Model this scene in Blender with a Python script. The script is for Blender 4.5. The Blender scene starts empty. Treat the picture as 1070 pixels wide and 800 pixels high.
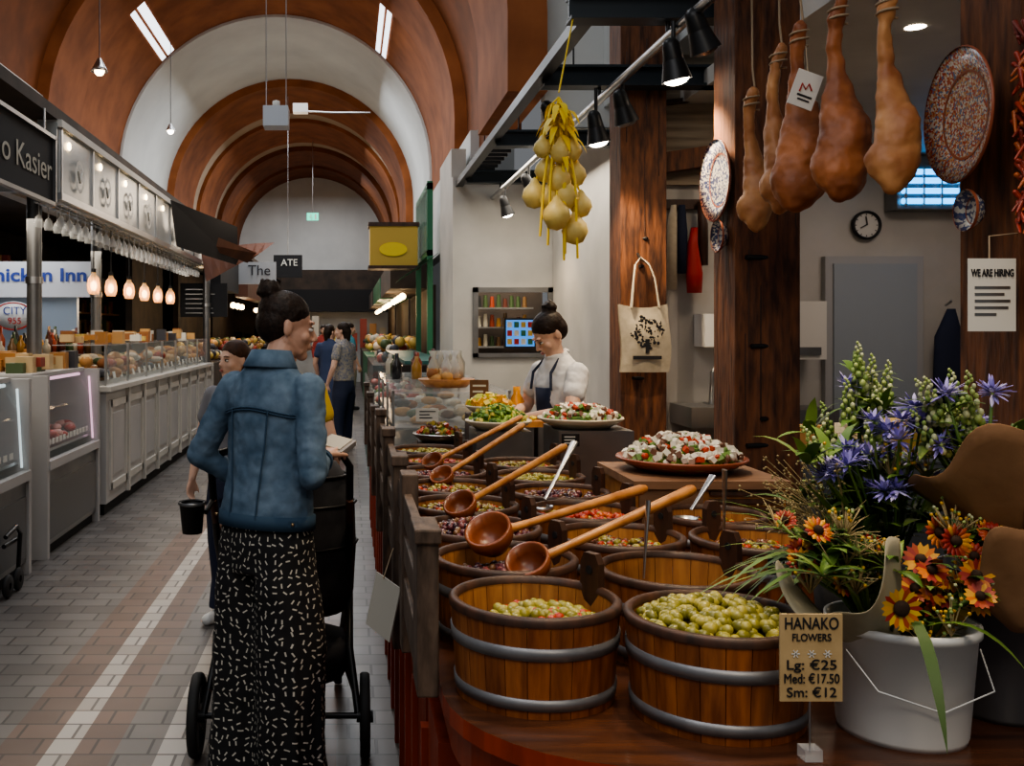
import bpy, math, random
from mathutils import Vector, Matrix, Euler
random.seed(7)
R=random.uniform
S=bpy.context.scene
PI=math.pi
try: S.view_settings.look='AgX - Medium High Contrast'
except Exception: pass
# ---------------------------------------------------------------- materials
def newmat(n):
    m=bpy.data.materials.new(n); m.use_nodes=True
    nt=m.node_tree; b=nt.nodes['Principled BSDF']; return m,nt,b
def c4(c): return (c[0],c[1],c[2],1)
def M(name,c,r=.6,m=0,c2=None,sc=(1,1,1),ns=5,bump=0,em=0,isl=None,trans=0,alpha=1,spec=None,emc=None):
    mt,nt,b=newmat(name); N=nt.nodes; L=nt.links
    b.inputs['Base Color'].default_value=c4(c); b.inputs['Roughness'].default_value=r; b.inputs['Metallic'].default_value=m
    if trans: b.inputs['Transmission Weight'].default_value=trans
    if alpha<1: b.inputs['Alpha'].default_value=alpha
    if spec is not None: b.inputs['Specular IOR Level'].default_value=spec
    if em:
        b.inputs['Emission Color'].default_value=c4(emc or c); b.inputs['Emission Strength'].default_value=em
    col=None
    if c2 is not None or bump:
        tc=N.new('ShaderNodeTexCoord'); mp=N.new('ShaderNodeMapping'); mp.inputs['Scale'].default_value=sc
        no=N.new('ShaderNodeTexNoise'); no.inputs['Scale'].default_value=ns; no.inputs['Detail'].default_value=6
        L.new(tc.outputs['Object'],mp.inputs[0]); L.new(mp.outputs[0],no.inputs['Vector'])
        if c2 is not None:
            cr=N.new('ShaderNodeValToRGB'); cr.color_ramp.elements[0].position=.32; cr.color_ramp.elements[1].position=.68
            cr.color_ramp.elements[0].color=c4(c); cr.color_ramp.elements[1].color=c4(c2)
            L.new(no.outputs[0],cr.inputs[0]); col=cr.outputs[0]
        if bump:
            bp=N.new('ShaderNodeBump'); bp.inputs['Strength'].default_value=bump; bp.inputs['Distance'].default_value=.01
            L.new(no.outputs[0],bp.inputs['Height']); L.new(bp.outputs[0],b.inputs['Normal'])
    if isl:
        g=N.new('ShaderNodeNewGeometry'); ir=N.new('ShaderNodeValToRGB'); e=ir.color_ramp.elements
        ir.color_ramp.interpolation='CONSTANT'
        e[0].color=c4(isl[0]); e[0].position=0
        e[1].color=c4(isl[1]); e[1].position=1/len(isl)
        for i in range(2,len(isl)):
            q=e.new(i/len(isl)); q.color=c4(isl[i])
        L.new(g.outputs['Random Per Island'],ir.inputs[0])
        if col:
            mx=N.new('ShaderNodeMixRGB'); mx.blend_type='MULTIPLY'; mx.inputs[0].default_value=1
            L.new(col,mx.inputs[1]); L.new(ir.outputs[0],mx.inputs[2]); col=mx.outputs[0]
        else: col=ir.outputs[0]
    if col: L.new(col,b.inputs['Base Color'])
    return mt
white=M('white_paint',(.60,.57,.52),.6,c2=(.48,.46,.42),ns=2)
vwhite=M('vault_white',(.66,.67,.65),.85,c2=(.54,.55,.54),ns=1)
arch=M('arch_wood',(.34,.12,.045),.7,c2=(.21,.07,.025),sc=(1,1,1),ns=2.5,spec=.2)
arch2=M('arch_wood_dark',(.22,.075,.028),.7,c2=(.14,.048,.018),ns=3,spec=.2)
archtan=M('arch_edge_tan',(.46,.36,.27),.7,c2=(.38,.29,.21),ns=2)
postw=M('post_wood',(.22,.08,.03),.65,c2=(.05,.018,.009),sc=(9,9,1.6),ns=4,bump=.9)
plank=M('grey_planks',(.40,.33,.24),.8,c2=(.18,.14,.10),sc=(1,1,14),ns=2,bump=.3)
black=M('black_metal',(.012,.012,.013),.4)
beamblue=M('beam_blue_black',(.018,.028,.036),.45)
blackm=M('black_matte',(.012,.012,.014),.8)
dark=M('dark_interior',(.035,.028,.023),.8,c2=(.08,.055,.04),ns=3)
steel=M('steel',(.5,.5,.5),.3,1)
dsteel=M('grey_steel',(.28,.28,.28),.35,.8,c2=(.2,.2,.2),ns=3)
galv=M('hoop_steel',(.32,.32,.33),.45,.6,c2=(.21,.21,.22),ns=12)
redw=M('red_wood',(.42,.06,.014),.4,c2=(.24,.032,.01),sc=(6,6,1),ns=3,bump=.15,isl=[(1,1,1),(.75,.7,.7),(1,.9,.8)])
ctop=M('counter_wood',(.13,.048,.022),.25,c2=(.05,.02,.012),sc=(1,10,6),ns=3,bump=.1)
guardw=M('guard_wood',(.15,.10,.07),.65,c2=(.05,.032,.022),sc=(8,3,2),ns=6,bump=.4)
stave=M('stave_wood',(.43,.155,.042),.42,c2=(.19,.058,.017),sc=(9,9,1.2),ns=6,bump=.25,isl=[(1,1,1),(.78,.72,.66),(.9,.85,.8),(1,.9,.78),(.68,.62,.58)])
stavein=M('stave_inner',(.50,.23,.075),.5,c2=(.30,.12,.04),sc=(9,9,1.2),ns=6)
darkwood=M('dark_wood',(.085,.036,.02),.5,c2=(.035,.018,.012),sc=(6,6,1),ns=5)
ladlew=M('ladle_wood',(.56,.26,.08),.4,c2=(.34,.13,.035),sc=(3,3,3),ns=7)
ladled=M('ladle_bowl_wood',(.27,.08,.027),.3,c2=(.15,.04,.014),ns=9)
glass=M('glass',(.85,.92,.9),.03,alpha=.16)
clear=M('clear_glass',(.9,.92,.92),.05,alpha=.3)
amber=M('amber_glass',(1,.62,.3),.1,alpha=.45,em=.7,emc=(1,.5,.2))
teal=M('teal_paint',(.03,.13,.12),.35)
green=M('green_paint',(.03,.16,.08),.45)
yellow=M('yellow_paint',(.60,.40,.08),.5)
screen=M('screen_blue',(.05,.22,.6),.3,em=1.2)
exitg=M('exit_green',(.05,.6,.4),.3,em=1.5)
neon=M('neon_blue',(.04,.38,.85),.3,em=4.5)
sky=M('skylight_glass',(.85,.92,1.0),.4,em=2.4)
bulb=M('bulb',(1,.72,.38),.4,em=14)
bulbw=M('bulb_white',(1,.88,.7),.4,em=22)
pinkl=M('pink_glow',(1,.6,.8),.4,em=.9)
paper=M('paper',(.72,.70,.64),.8)
paperd=M('paper_shaded',(.5,.47,.40),.8)
ink=M('ink',(.015,.015,.02),.8)
blue=M('sign_blue',(.03,.06,.3),.5)
redp=M('sign_red',(.42,.025,.02),.6)
kraft=M('kraft_paper',(.37,.20,.10),.8,c2=(.25,.13,.06),ns=9,bump=.5)
card=M('kraft_card',(.60,.43,.22),.85,c2=(.50,.35,.17),ns=20)
olive=M('olives_green',(.3,.3,.1),.25,isl=[(.29,.26,.045),(.36,.32,.07),(.22,.20,.03),(.40,.34,.07),(.18,.17,.03)])
oliver=M('olives_green_red',(.3,.3,.1),.25,isl=[(.29,.26,.045),(.36,.32,.07),(.22,.20,.03),(.40,.34,.07),(.42,.04,.015),(.24,.22,.03)])
olivek=M('olives_dark',(.1,.03,.05),.25,isl=[(.10,.025,.035),(.04,.015,.025),(.20,.06,.06),(.15,.07,.03)])
olivem=M('olives_mixed',(.1,.03,.05),.25,isl=[(.26,.23,.04),(.07,.025,.02),(.38,.04,.01),(.24,.18,.03),(.15,.06,.03),(.35,.27,.06)])
pepper=M('peppers_red',(.4,.03,.01),.3,isl=[(.40,.03,.01),(.5,.10,.02),(.28,.02,.01),(.35,.27,.05)])
brine=M('brine',(.09,.06,.015),.15)
saladm=M('salad_mix',(.5,.5,.4),.5,isl=[(.78,.73,.6),(.72,.68,.56),(.12,.22,.04),(.8,.75,.64),(.5,.06,.02),(.16,.07,.04),(.75,.70,.58)])
greenm=M('greens_mix',(.5,.5,.4),.5,isl=[(.10,.22,.03),(.2,.32,.05),(.06,.14,.02),(.5,.45,.1)])
breadm=M('bread_mix',(.5,.3,.1),.7,isl=[(.42,.20,.06),(.55,.32,.12),(.30,.12,.04),(.62,.45,.24)])
goodsm=M('goods_mix',(.5,.3,.1),.5,isl=[(.42,.20,.06),(.6,.55,.45),(.30,.05,.03),(.62,.45,.12),(.08,.12,.05),(.05,.05,.06),(.5,.28,.1)])
bottlem=M('bottle_mix',(.5,.3,.1),.25,isl=[(.05,.08,.03),(.4,.2,.04),(.10,.03,.02),(.55,.5,.4),(.02,.02,.02),(.3,.05,.02),(.15,.08,.03)])
meatm=M('meat_mix',(.5,.3,.1),.35,isl=[(.5,.10,.08),(.6,.2,.16),(.42,.06,.05),(.65,.35,.3)])
citrus=M('citrus_mix',(.7,.5,.05),.4,isl=[(.75,.55,.04),(.6,.62,.08),(.7,.35,.03)])
terr=M('terracotta_dish',(.28,.075,.035),.35)
cream=M('cream_dish',(.6,.52,.38),.35)
lemon=M('lemon',(.75,.55,.04),.4)
netb=M('gourd_skin',(.82,.66,.24),.45,c2=(.70,.52,.15),ns=20,bump=.2)
ribb=M('yellow_ribbon',(.9,.66,.05),.5)
ham=M('ham_skin',(.50,.18,.065),.5,c2=(.20,.058,.022),ns=9,bump=.6)
hamf=M('ham_fat',(.64,.32,.13),.5,c2=(.34,.12,.045),ns=8,bump=.6)
rope=M('rope',(.4,.3,.2),.9)
canvas_=M('canvas_tote',(.62,.54,.41),.9,c2=(.52,.45,.33),ns=30,bump=.2)
bucketw=M('bucket_white',(.80,.80,.77),.35)
bucketg=M('bucket_grey',(.13,.13,.14),.35,.3)
leafm=M('leaves',(.1,.2,.03),.5,isl=[(.08,.16,.028),(.13,.22,.04),(.055,.11,.022),(.19,.27,.06)])
budm=M('flower_buds',(.4,.5,.2),.5,isl=[(.32,.40,.13),(.48,.52,.30),(.22,.32,.09)])
purp=M('purple_petals',(.2,.15,.6),.5,isl=[(.22,.19,.54),(.31,.27,.62),(.13,.10,.35),(.42,.39,.66)])
orangef=M('orange_petals',(.6,.2,.02),.5,isl=[(.60,.17,.02),(.68,.33,.03),(.42,.07,.02),(.32,.03,.02)])
yellowf=M('yellow_petals',(.7,.5,.04),.5,isl=[(.74,.48,.03),(.60,.33,.02)])
brownc=M('flower_centre',(.04,.02,.01),.9)
grassm=M('dry_grass',(.36,.28,.14),.8)
chili=M('chili',(.25,.03,.015),.4,isl=[(.30,.035,.015),(.17,.02,.01),(.38,.09,.02)])
shirtw=M('white_cotton',(.66,.66,.66),.85,c2=(.56,.56,.58),ns=8)
navy=M('navy_cloth',(.018,.025,.055),.85)
yel=M('yellow_tshirt',(.66,.45,.04),.85)
skinm=M('skin',(.64,.38,.27),.5,c2=(.57,.32,.22),ns=20)
skinp=M('skin_pale',(.66,.41,.30),.5)
hairm=M('hair_dark',(.012,.007,.005),.55,c2=(.032,.017,.011),sc=(1,1,1),ns=60,bump=.5,spec=.3)
hairb=M('hair_brown',(.08,.035,.018),.6,c2=(.04,.018,.01),ns=40,bump=.4,spec=.3)
lipm=M('lips',(.45,.15,.13),.4)
eyew=M('eye_white',(.7,.68,.65),.2)
rubber=M('rubber',(.015,.015,.015),.7)
leather=M('leather_brown',(.10,.035,.018),.5)
denim=M('denim',(.070,.120,.180),.95,c2=(.165,.235,.315),sc=(1,1,1),ns=13,bump=.35,spec=.15)
denimd=M('denim_seam',(.045,.082,.13),.95,spec=.15)
stud=M('metal_button',(.5,.35,.2),.35,1)
def platemat(name,c,cc,s_=190):
    mt,nt,b=newmat(name); N=nt.nodes; L=nt.links
    tc=N.new('ShaderNodeTexCoord'); v=N.new('ShaderNodeTexVoronoi'); v.inputs['Scale'].default_value=s_
    L.new(tc.outputs['Object'],v.inputs['Vector'])
    r=N.new('ShaderNodeValToRGB'); e=r.color_ramp.elements; r.color_ramp.interpolation='CONSTANT'
    e[0].color=c4(cc[0]); e[1].position=.25; e[1].color=c4(c)
    for i,q in enumerate(cc[1:]):
        k=e.new(.55+.18*i); k.color=c4(q)
    s=N.new('ShaderNodeSeparateColor'); L.new(v.outputs['Color'],s.inputs[0]); L.new(s.outputs[0],r.inputs[0]); L.new(r.outputs[0],b.inputs['Base Color'])
    b.inputs['Roughness'].default_value=.25
    return mt
platem=platemat('painted_plate',(.52,.46,.38),[(.35,.06,.03),(.12,.16,.24),(.42,.22,.1)])
plateb=platemat('painted_plate_blue',(.5,.47,.42),[(.05,.07,.16),(.5,.47,.4),(.1,.1,.16)],120)
def dashmat(xc,yc):
    mt,nt,b=newmat('dash_print_cloth'); N=nt.nodes; L=nt.links
    def ma(op,a,b_=None):
        n=N.new('ShaderNodeMath'); n.operation=op
        for i,x in enumerate((a,b_)):
            if x is None: continue
            if isinstance(x,(int,float)): n.inputs[i].default_value=x
            else: L.new(x,n.inputs[i])
        return n.outputs[0]
    tc=N.new('ShaderNodeTexCoord'); s=N.new('ShaderNodeSeparateXYZ'); L.new(tc.outputs['Object'],s.inputs[0])
    a=ma('ARCTAN2',ma('SUBTRACT',s.outputs[1],yc),ma('SUBTRACT',s.outputs[0],xc))
    u=ma('MULTIPLY',a,.17*38); w=ma('MULTIPLY',s.outputs[2],38)
    cb=N.new('ShaderNodeCombineXYZ'); L.new(u,cb.inputs[0]); L.new(w,cb.inputs[1])
    v=N.new('ShaderNodeTexVoronoi'); v.voronoi_dimensions='2D'; v.inputs['Scale'].default_value=1; v.inputs['Randomness'].default_value=.6
    L.new(cb.outputs[0],v.inputs['Vector'])
    ps=N.new('ShaderNodeSeparateXYZ'); L.new(v.outputs['Position'],ps.inputs[0])
    dx=ma('SUBTRACT',u,ps.outputs[0]); dy=ma('SUBTRACT',w,ps.outputs[1])
    cs=N.new('ShaderNodeSeparateColor'); L.new(v.outputs['Color'],cs.inputs[0])
    an=ma('MULTIPLY',cs.outputs[0],6.28); co=ma('COSINE',an); si=ma('SINE',an)
    x2=ma('ABSOLUTE',ma('ADD',ma('MULTIPLY',dx,co),ma('MULTIPLY',dy,si)))
    y2=ma('ABSOLUTE',ma('SUBTRACT',ma('MULTIPLY',dy,co),ma('MULTIPLY',dx,si)))
    k=ma('MULTIPLY',ma('LESS_THAN',x2,.28),ma('LESS_THAN',y2,.09))
    mx=N.new('ShaderNodeMixRGB'); mx.inputs[1].default_value=(.012,.012,.014,1); mx.inputs[2].default_value=(.62,.59,.52,1)
    L.new(k,mx.inputs[0]); L.new(mx.outputs[0],b.inputs['Base Color']); b.inputs['Roughness'].default_value=.85
    return mt
def floormat():
    mt,nt,b=newmat('floor_tiles'); N=nt.nodes; L=nt.links
    tc=N.new('ShaderNodeTexCoord'); s=N.new('ShaderNodeSeparateXYZ'); L.new(tc.outputs['Object'],s.inputs[0])
    mr=N.new('ShaderNodeMapRange'); mr.inputs[1].default_value=-2.2; mr.inputs[2].default_value=.2; L.new(s.outputs[0],mr.inputs[0])
    r=N.new('ShaderNodeValToRGB'); r.color_ramp.interpolation='CONSTANT'; e=r.color_ramp.elements
    G=(.165,.152,.142); RB=(.165,.098,.074); W=(.56,.52,.47)
    st=[(-2.2,G),(-1.30,RB),(-1.12,W),(-1.01,RB),(-.86,G),(-.70,W),(-.60,G),(-.2,RB),(-.05,G)]
    e[0].color=c4(st[0][1]); e[1].position=(st[1][0]+2.2)/2.4; e[1].color=c4(st[1][1])
    for x,c in st[2:]:
        q=e.new((x+2.2)/2.4); q.color=c4(c)
    L.new(mr.outputs[0],r.inputs[0])
    bk=N.new('ShaderNodeTexBrick'); bk.inputs['Scale'].default_value=1; bk.inputs['Brick Width'].default_value=.21; bk.inputs['Row Height'].default_value=.14
    bk.inputs['Mortar Size'].default_value=.006; bk.inputs['Color1'].default_value=(1,1,1,1); bk.inputs['Color2'].default_value=(.62,.60,.60,1); bk.inputs['Mortar'].default_value=(.22,.21,.21,1)
    L.new(tc.outputs['Object'],bk.inputs['Vector'])
    mx=N.new('ShaderNodeMixRGB'); mx.blend_type='MULTIPLY'; mx.inputs[0].default_value=1
    L.new(r.outputs[0],mx.inputs[1]); L.new(bk.outputs[0],mx.inputs[2]); L.new(mx.outputs[0],b.inputs['Base Color'])
    no=N.new('ShaderNodeTexNoise'); no.inputs['Scale'].default_value=3; L.new(tc.outputs['Object'],no.inputs['Vector'])
    m2=N.new('ShaderNodeMapRange'); m2.inputs[3].default_value=.25; m2.inputs[4].default_value=.5; L.new(no.outputs[0],m2.inputs[0]); L.new(m2.outputs[0],b.inputs['Roughness'])
    bp=N.new('ShaderNodeBump'); bp.inputs['Strength'].default_value=.3; bp.inputs['Distance'].default_value=.004; L.new(bk.outputs[1],bp.inputs['Height']); bp.invert=True
    L.new(bp.outputs[0],b.inputs['Normal'])
    return mt
# ---------------------------------------------------------------- builder
_sph={}
def sph(nu,nv):
    if (nu,nv) in _sph: return _sph[(nu,nv)]
    v=[(0,0,1)]; f=[]
    for j in range(1,nv):
        t=PI*j/nv
        for i in range(nu):
            a=2*PI*i/nu; v.append((math.sin(t)*math.cos(a),math.sin(t)*math.sin(a),math.cos(t)))
    v.append((0,0,-1)); n=len(v)-1
    for i in range(nu): f.append((0,1+i,1+(i+1)%nu))
    for j in range(nv-2):
        for i in range(nu):
            a=1+j*nu+i; b=1+j*nu+(i+1)%nu; f.append((a,a+nu,b+nu,b))
    k=1+(nv-2)*nu
    for i in range(nu): f.append((k+i,n,k+(i+1)%nu))
    _sph[(nu,nv)]=(v,f); return v,f
class B:
    def __init__(s): s.v=[];s.f=[];s.m=[];s.s=[];s.mats=[];s.T=Matrix()
    def add(s,vs,fs,mat,sm=False):
        if mat not in s.mats: s.mats.append(mat)
        k=s.mats.index(mat); o=len(s.v)
        T=s.T
        s.v.extend([tuple(T@Vector(p)) for p in vs])
        for f in fs: s.f.append(tuple(i+o for i in f)); s.m.append(k); s.s.append(sm)
    def box(s,c,d,mat,rot=None):
        Rm=Euler(rot).to_matrix() if rot else None
        vs=[]
        for x in(-.5,.5):
            for y in(-.5,.5):
                for z in(-.5,.5):
                    p=Vector((x*d[0],y*d[1],z*d[2]))
                    if Rm: p=Rm@p
                    vs.append(p+Vector(c))
        s.add(vs,[(0,1,3,2),(4,6,7,5),(0,4,5,1),(2,3,7,6),(0,2,6,4),(1,5,7,3)],mat)
    def bx(s,x0,x1,y0,y1,z0,z1,mat): s.box(((x0+x1)/2,(y0+y1)/2,(z0+z1)/2),(abs(x1-x0),abs(y1-y0),abs(z1-z0)),mat)
    def tube(s,pts,r,mat,n=8,caps=True,flat=1):
        pts=[Vector(p) for p in pts]; m=len(pts)
        if not isinstance(r,(list,tuple)): r=[r]*m
        vs=[];fs=[]; up=None
        for i,p in enumerate(pts):
            d=(pts[min(i+1,m-1)]-pts[max(i-1,0)]).normalized()
            if up is None: up=Vector((0,0,1)) if abs(d.z)<.9 else Vector((1,0,0))
            a=d.cross(up).normalized(); b=a.cross(d).normalized(); up=b
            for j in range(n):
                t=2*PI*j/n; vs.append(p+a*math.cos(t)*r[i]+b*math.sin(t)*r[i]*flat)
        for i in range(m-1):
            for j in range(n):
                k=(j+1)%n; fs.append((i*n+j,i*n+k,(i+1)*n+k,(i+1)*n+j))
        s.add(vs,fs,mat,True)
        if caps:
            s.add(vs[:n],[tuple(range(n))[::-1]],mat); s.add(vs[-n:],[tuple(range(n))],mat)
    def cyl(s,p0,p1,r0,r1,mat,n=16,caps=True): s.tube([p0,p1],[r0,r1],mat,n,caps)
    def capsule(s,p0,p1,r0,r1,mat,n=12,flat=1):
        p0=Vector(p0);p1=Vector(p1);d=(p1-p0).normalized()
        pts=[];rr=[]
        for k in range(4):
            t=PI/2*(k+.15)/4; pts.append(p0-d*r0*math.cos(t)); rr.append(r0*math.sin(t))
        pts+= [p0,p1]; rr+=[r0,r1]
        for k in range(3,-1,-1):
            t=PI/2*(k+.15)/4; pts.append(p1+d*r1*math.cos(t)); rr.append(r1*math.sin(t))
        s.tube(pts,rr,mat,n,True,flat)
    def lathe(s,c,prof,mat,n=32,rot=None,sm=True,sc=(1,1)):
        Rm=Euler(rot).to_matrix() if rot else Matrix.Identity(3)
        vs=[];fs=[];m=len(prof)
        for r,z in prof:
            for j in range(n):
                t=2*PI*j/n; vs.append(Rm@Vector((r*math.cos(t)*sc[0],r*math.sin(t)*sc[1],z))+Vector(c))
        for i in range(m-1):
            for j in range(n):
                k=(j+1)%n; fs.append((i*n+j,i*n+k,(i+1)*n+k,(i+1)*n+j))
        s.add(vs,fs,mat,sm)
    def ell(s,c,r,mat,rot=None,nu=12,nv=8):
        v,f=sph(nu,nv)
        if isinstance(r,(int,float)): r=(r,r,r)
        Rm=Euler(rot).to_matrix() if rot else None
        vs=[]
        for p in v:
            q=Vector((p[0]*r[0],p[1]*r[1],p[2]*r[2]))
            if Rm: q=Rm@q
            vs.append((q[0]+c[0],q[1]+c[1],q[2]+c[2]))
        s.add(vs,f,mat,True)
    def poly(s,pts,mat): s.add(pts,[tuple(range(len(pts)))],mat)
    def prism(s,pts,z0,z1,mat,side=None):
        n=len(pts); s.add([(x,y,z1) for x,y in pts],[tuple(range(n))],mat); s.add([(x,y,z0) for x,y in pts],[tuple(range(n))[::-1]],mat)
        vs=[(x,y,z0) for x,y in pts]+[(x,y,z1) for x,y in pts]
        s.add(vs,[(i,(i+1)%n,(i+1)%n+n,i+n) for i in range(n)],side or mat)
    def loft(s,rings,mat,n=20):
        vs=[];fs=[]
        for q in rings:
            cx,cy,cz,rx,ry=q[:5]
            for j in range(n):
                t=2*PI*j/n; vs.append((cx+rx*math.cos(t),cy+ry*math.sin(t),cz))
        m=len(rings)
        for i in range(m-1):
            for j in range(n):
                k=(j+1)%n; fs.append((i*n+j,i*n+k,(i+1)*n+k,(i+1)*n+j))
        fs.append(tuple(range(n))[::-1]); fs.append(tuple(range((m-1)*n,m*n)))
        s.add(vs,fs,mat,True)
    def blade(s,p,d,L,w,mat,droop=.5,n=6,side=None):
        p=Vector(p);d=Vector(d).normalized(); sd=side or d.cross(Vector((0,0,1)))
        if sd.length<.1: sd=Vector((1,0,0))
        sd=Vector(sd).normalized(); vs=[];fs=[]
        for i in range(n+1):
            t=i/n; ww=w*math.sin(PI*min(1,.12+t*.88))*.5
            vs+= [p+sd*ww,p-sd*ww]
            d2=(d+Vector((0,0,-droop*t*2))).normalized(); p=p+d2*L/n
        for i in range(n): fs.append((2*i,2*i+1,2*i+3,2*i+2))
        s.add(vs,fs,mat,True)
    def done(s,name,parent=None,vox=None,smooth=0,bev=0,solid=0,wrinkle=0,wsize=.1):
        me=bpy.data.meshes.new(name); me.from_pydata(s.v,[],s.f)
        for m in s.mats: me.materials.append(m)
        me.polygons.foreach_set('material_index',s.m); me.polygons.foreach_set('use_smooth',s.s); me.update()
        ob=bpy.data.objects.new(name,me); S.collection.objects.link(ob)
        if parent: ob.parent=parent
        if vox:
            md=ob.modifiers.new('r','REMESH'); md.mode='VOXEL'; md.voxel_size=vox; md.use_smooth_shade=True
        if smooth:
            md=ob.modifiers.new('s','SMOOTH'); md.factor=.5; md.iterations=smooth
        if wrinkle:
            tx=bpy.data.textures.new(name,'CLOUDS'); tx.noise_scale=wsize; tx.noise_depth=2
            md=ob.modifiers.new('w','DISPLACE'); md.texture=tx; md.strength=wrinkle; md.texture_coords='LOCAL'; md.mid_level=.5
        if bev:
            md=ob.modifiers.new('b','BEVEL'); md.width=bev; md.segments=2; md.limit_method='ANGLE'
        if solid:
            md=ob.modifiers.new('t','SOLIDIFY'); md.thickness=solid
        return ob
def text(name,body,loc,size,mat,parent=None,rot=(PI/2,0,0),width=None,align='CENTER',bold=0):
    cu=bpy.data.curves.new(name,'FONT'); cu.body=body; cu.size=size; cu.align_x=align; cu.align_y='CENTER'; cu.extrude=.0008; cu.offset=bold
    cu.materials.append(mat); ob=bpy.data.objects.new(name,cu); S.collection.objects.link(ob); ob.location=loc; ob.rotation_euler=rot
    if width:
        bpy.context.view_layer.update(); w=ob.dimensions.x
        if w>0: ob.scale=(width/w,1,1)
    if parent: ob.parent=parent
    return ob
def empty(name,loc=(0,0,0)):
    e=bpy.data.objects.new(name,None); S.collection.objects.link(e); e.empty_display_size=.1; return e
def light(name,kind,loc,power,col=(1,1,1),size=.5,rot=(0,0,0),spot=1.2,sy=None,blend=.6):
    l=bpy.data.lights.new(name,kind); l.energy=power; l.color=col
    if kind=='AREA':
        l.size=size
        if sy: l.shape='RECTANGLE'; l.size_y=sy
    elif kind=='SPOT': l.spot_size=spot; l.spot_blend=blend; l.shadow_soft_size=size
    else: l.shadow_soft_size=size
    o=bpy.data.objects.new(name,l); S.collection.objects.link(o); o.location=loc; o.rotation_euler=rot; return o
# ---------------------------------------------------------------- camera
cam=bpy.data.cameras.new('camera'); cam.lens=35; cam.sensor_width=36; cam.shift_x=171/1070; cam.shift_y=-55/1070
co=bpy.data.objects.new('camera',cam); S.collection.objects.link(co); co.location=(0,0,1.55); co.rotation_euler=(PI/2,0,0); S.camera=co
w=bpy.data.worlds.new('world'); S.world=w; w.use_nodes=True; w.node_tree.nodes['Background'].inputs[0].default_value=(.92,.95,1,1); w.node_tree.nodes['Background'].inputs[1].default_value=.165
# ---------------------------------------------------------------- shell
b=B(); b.bx(-7,7,-1,31,-.1,0,floormat()); b.done('floor')
XC,ZC,RV=-1.1,3.95,2.3
def archprof(r,n=36):
    p=[(XC-r,3.35)]
    for i in range(n+1):
        a=PI-PI*i/n; p.append((XC+r*math.cos(a),ZC+r*math.sin(a)))
    p.append((XC+r,3.35)); return p
def archring(b,r0,r1,y0,y1,mat,n=36):
    A=archprof(r0,n);C=archprof(r1,n);m=len(A)
    vs=[(x,y0,z) for x,z in A]+[(x,y0,z) for x,z in C]+[(x,y1,z) for x,z in A]+[(x,y1,z) for x,z in C]
    fs=[]
    for i in range(m-1):
        fs.append((i,i+1,m+i+1,m+i)); fs.append((2*m+i,3*m+i,3*m+i+1,2*m+i+1))
        fs.append((m+i,m+i+1,3*m+i+1,3*m+i))
    fs.append((0,m,3*m,2*m)); fs.append((m-1,3*m-1,4*m-1,2*m-1))
    b.add(vs,fs,mat)
    b.add(vs,[(i,2*m+i,2*m+i+1,i+1) for i in range(m-1)],mat,True)
b=B()
archring(b,RV,RV+.3,7.5,9.2,arch); archring(b,RV+.14,RV+.4,9.2,11.25,arch2)
archring(b,RV,RV+.3,11.25,12.6,arch);archring(b,RV+.06,RV+.3,12.6,15,arch)
archring(b,RV+.02,RV+.3,15,18.7,vwhite)
archring(b,RV-.12,RV+.35,18.7,21.0,arch); archring(b,RV-.02,RV+.35,21.0,22.0,archtan)
archring(b,RV-.10,RV+.35,22.0,24.4,arch); archring(b,RV+.0,RV+.35,24.4,25.4,archtan)
archring(b,RV-.12,RV+.35,25.4,27.6,arch2); archring(b,RV+.0,RV+.35,27.6,28.2,archtan); archring(b,RV-.10,RV+.35,28.2,30,arch2)
b.done('ceiling_vault')
b=B()
for a0,a1 in ((130,133),(134,136),(45,47),(48,50)):
    for (y0,y1) in ((12.7,14.9),):
        r=RV+.045
        vs=[];A=[math.radians(a0+(a1-a0)*i/6) for i in range(7)]
        for a in A: vs+=[(XC+r*math.cos(a),y0,ZC+r*math.sin(a)),(XC+r*math.cos(a),y1,ZC+r*math.sin(a))]
        b.add(vs,[(2*i,2*i+1,2*i+3,2*i+2) for i in range(6)],sky)
b.done('window_1')
b=B(); b.bx(-6,5,30,30.2,0,7,vwhite); b.done('wall_back')
b=B(); b.bx(1.25,1.4,10.2,30,2.6,3.6,vwhite); b.bx(1.5,2.0,7.6,7.75,3.1,6,vwhite); b.bx(1.95,2.1,3,7.6,3.25,6,vwhite); b.done('wall_right_upper')
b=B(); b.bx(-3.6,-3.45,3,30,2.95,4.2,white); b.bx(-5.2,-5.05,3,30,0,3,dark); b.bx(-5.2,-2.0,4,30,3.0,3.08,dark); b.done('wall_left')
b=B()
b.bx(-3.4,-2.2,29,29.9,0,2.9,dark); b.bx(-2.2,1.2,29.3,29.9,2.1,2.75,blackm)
for i in range(16): b.bx(-3.3+i*.28,-3.1+i*.28,29.0,29.2,R(.9,1.2),R(1.4,2),goodsm)
b.done('end_market_stall')
b=B(); b.bx(-3.4,1.25,29.6,29.8,2.75,3.35,dark); b.done('trim_1')
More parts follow.
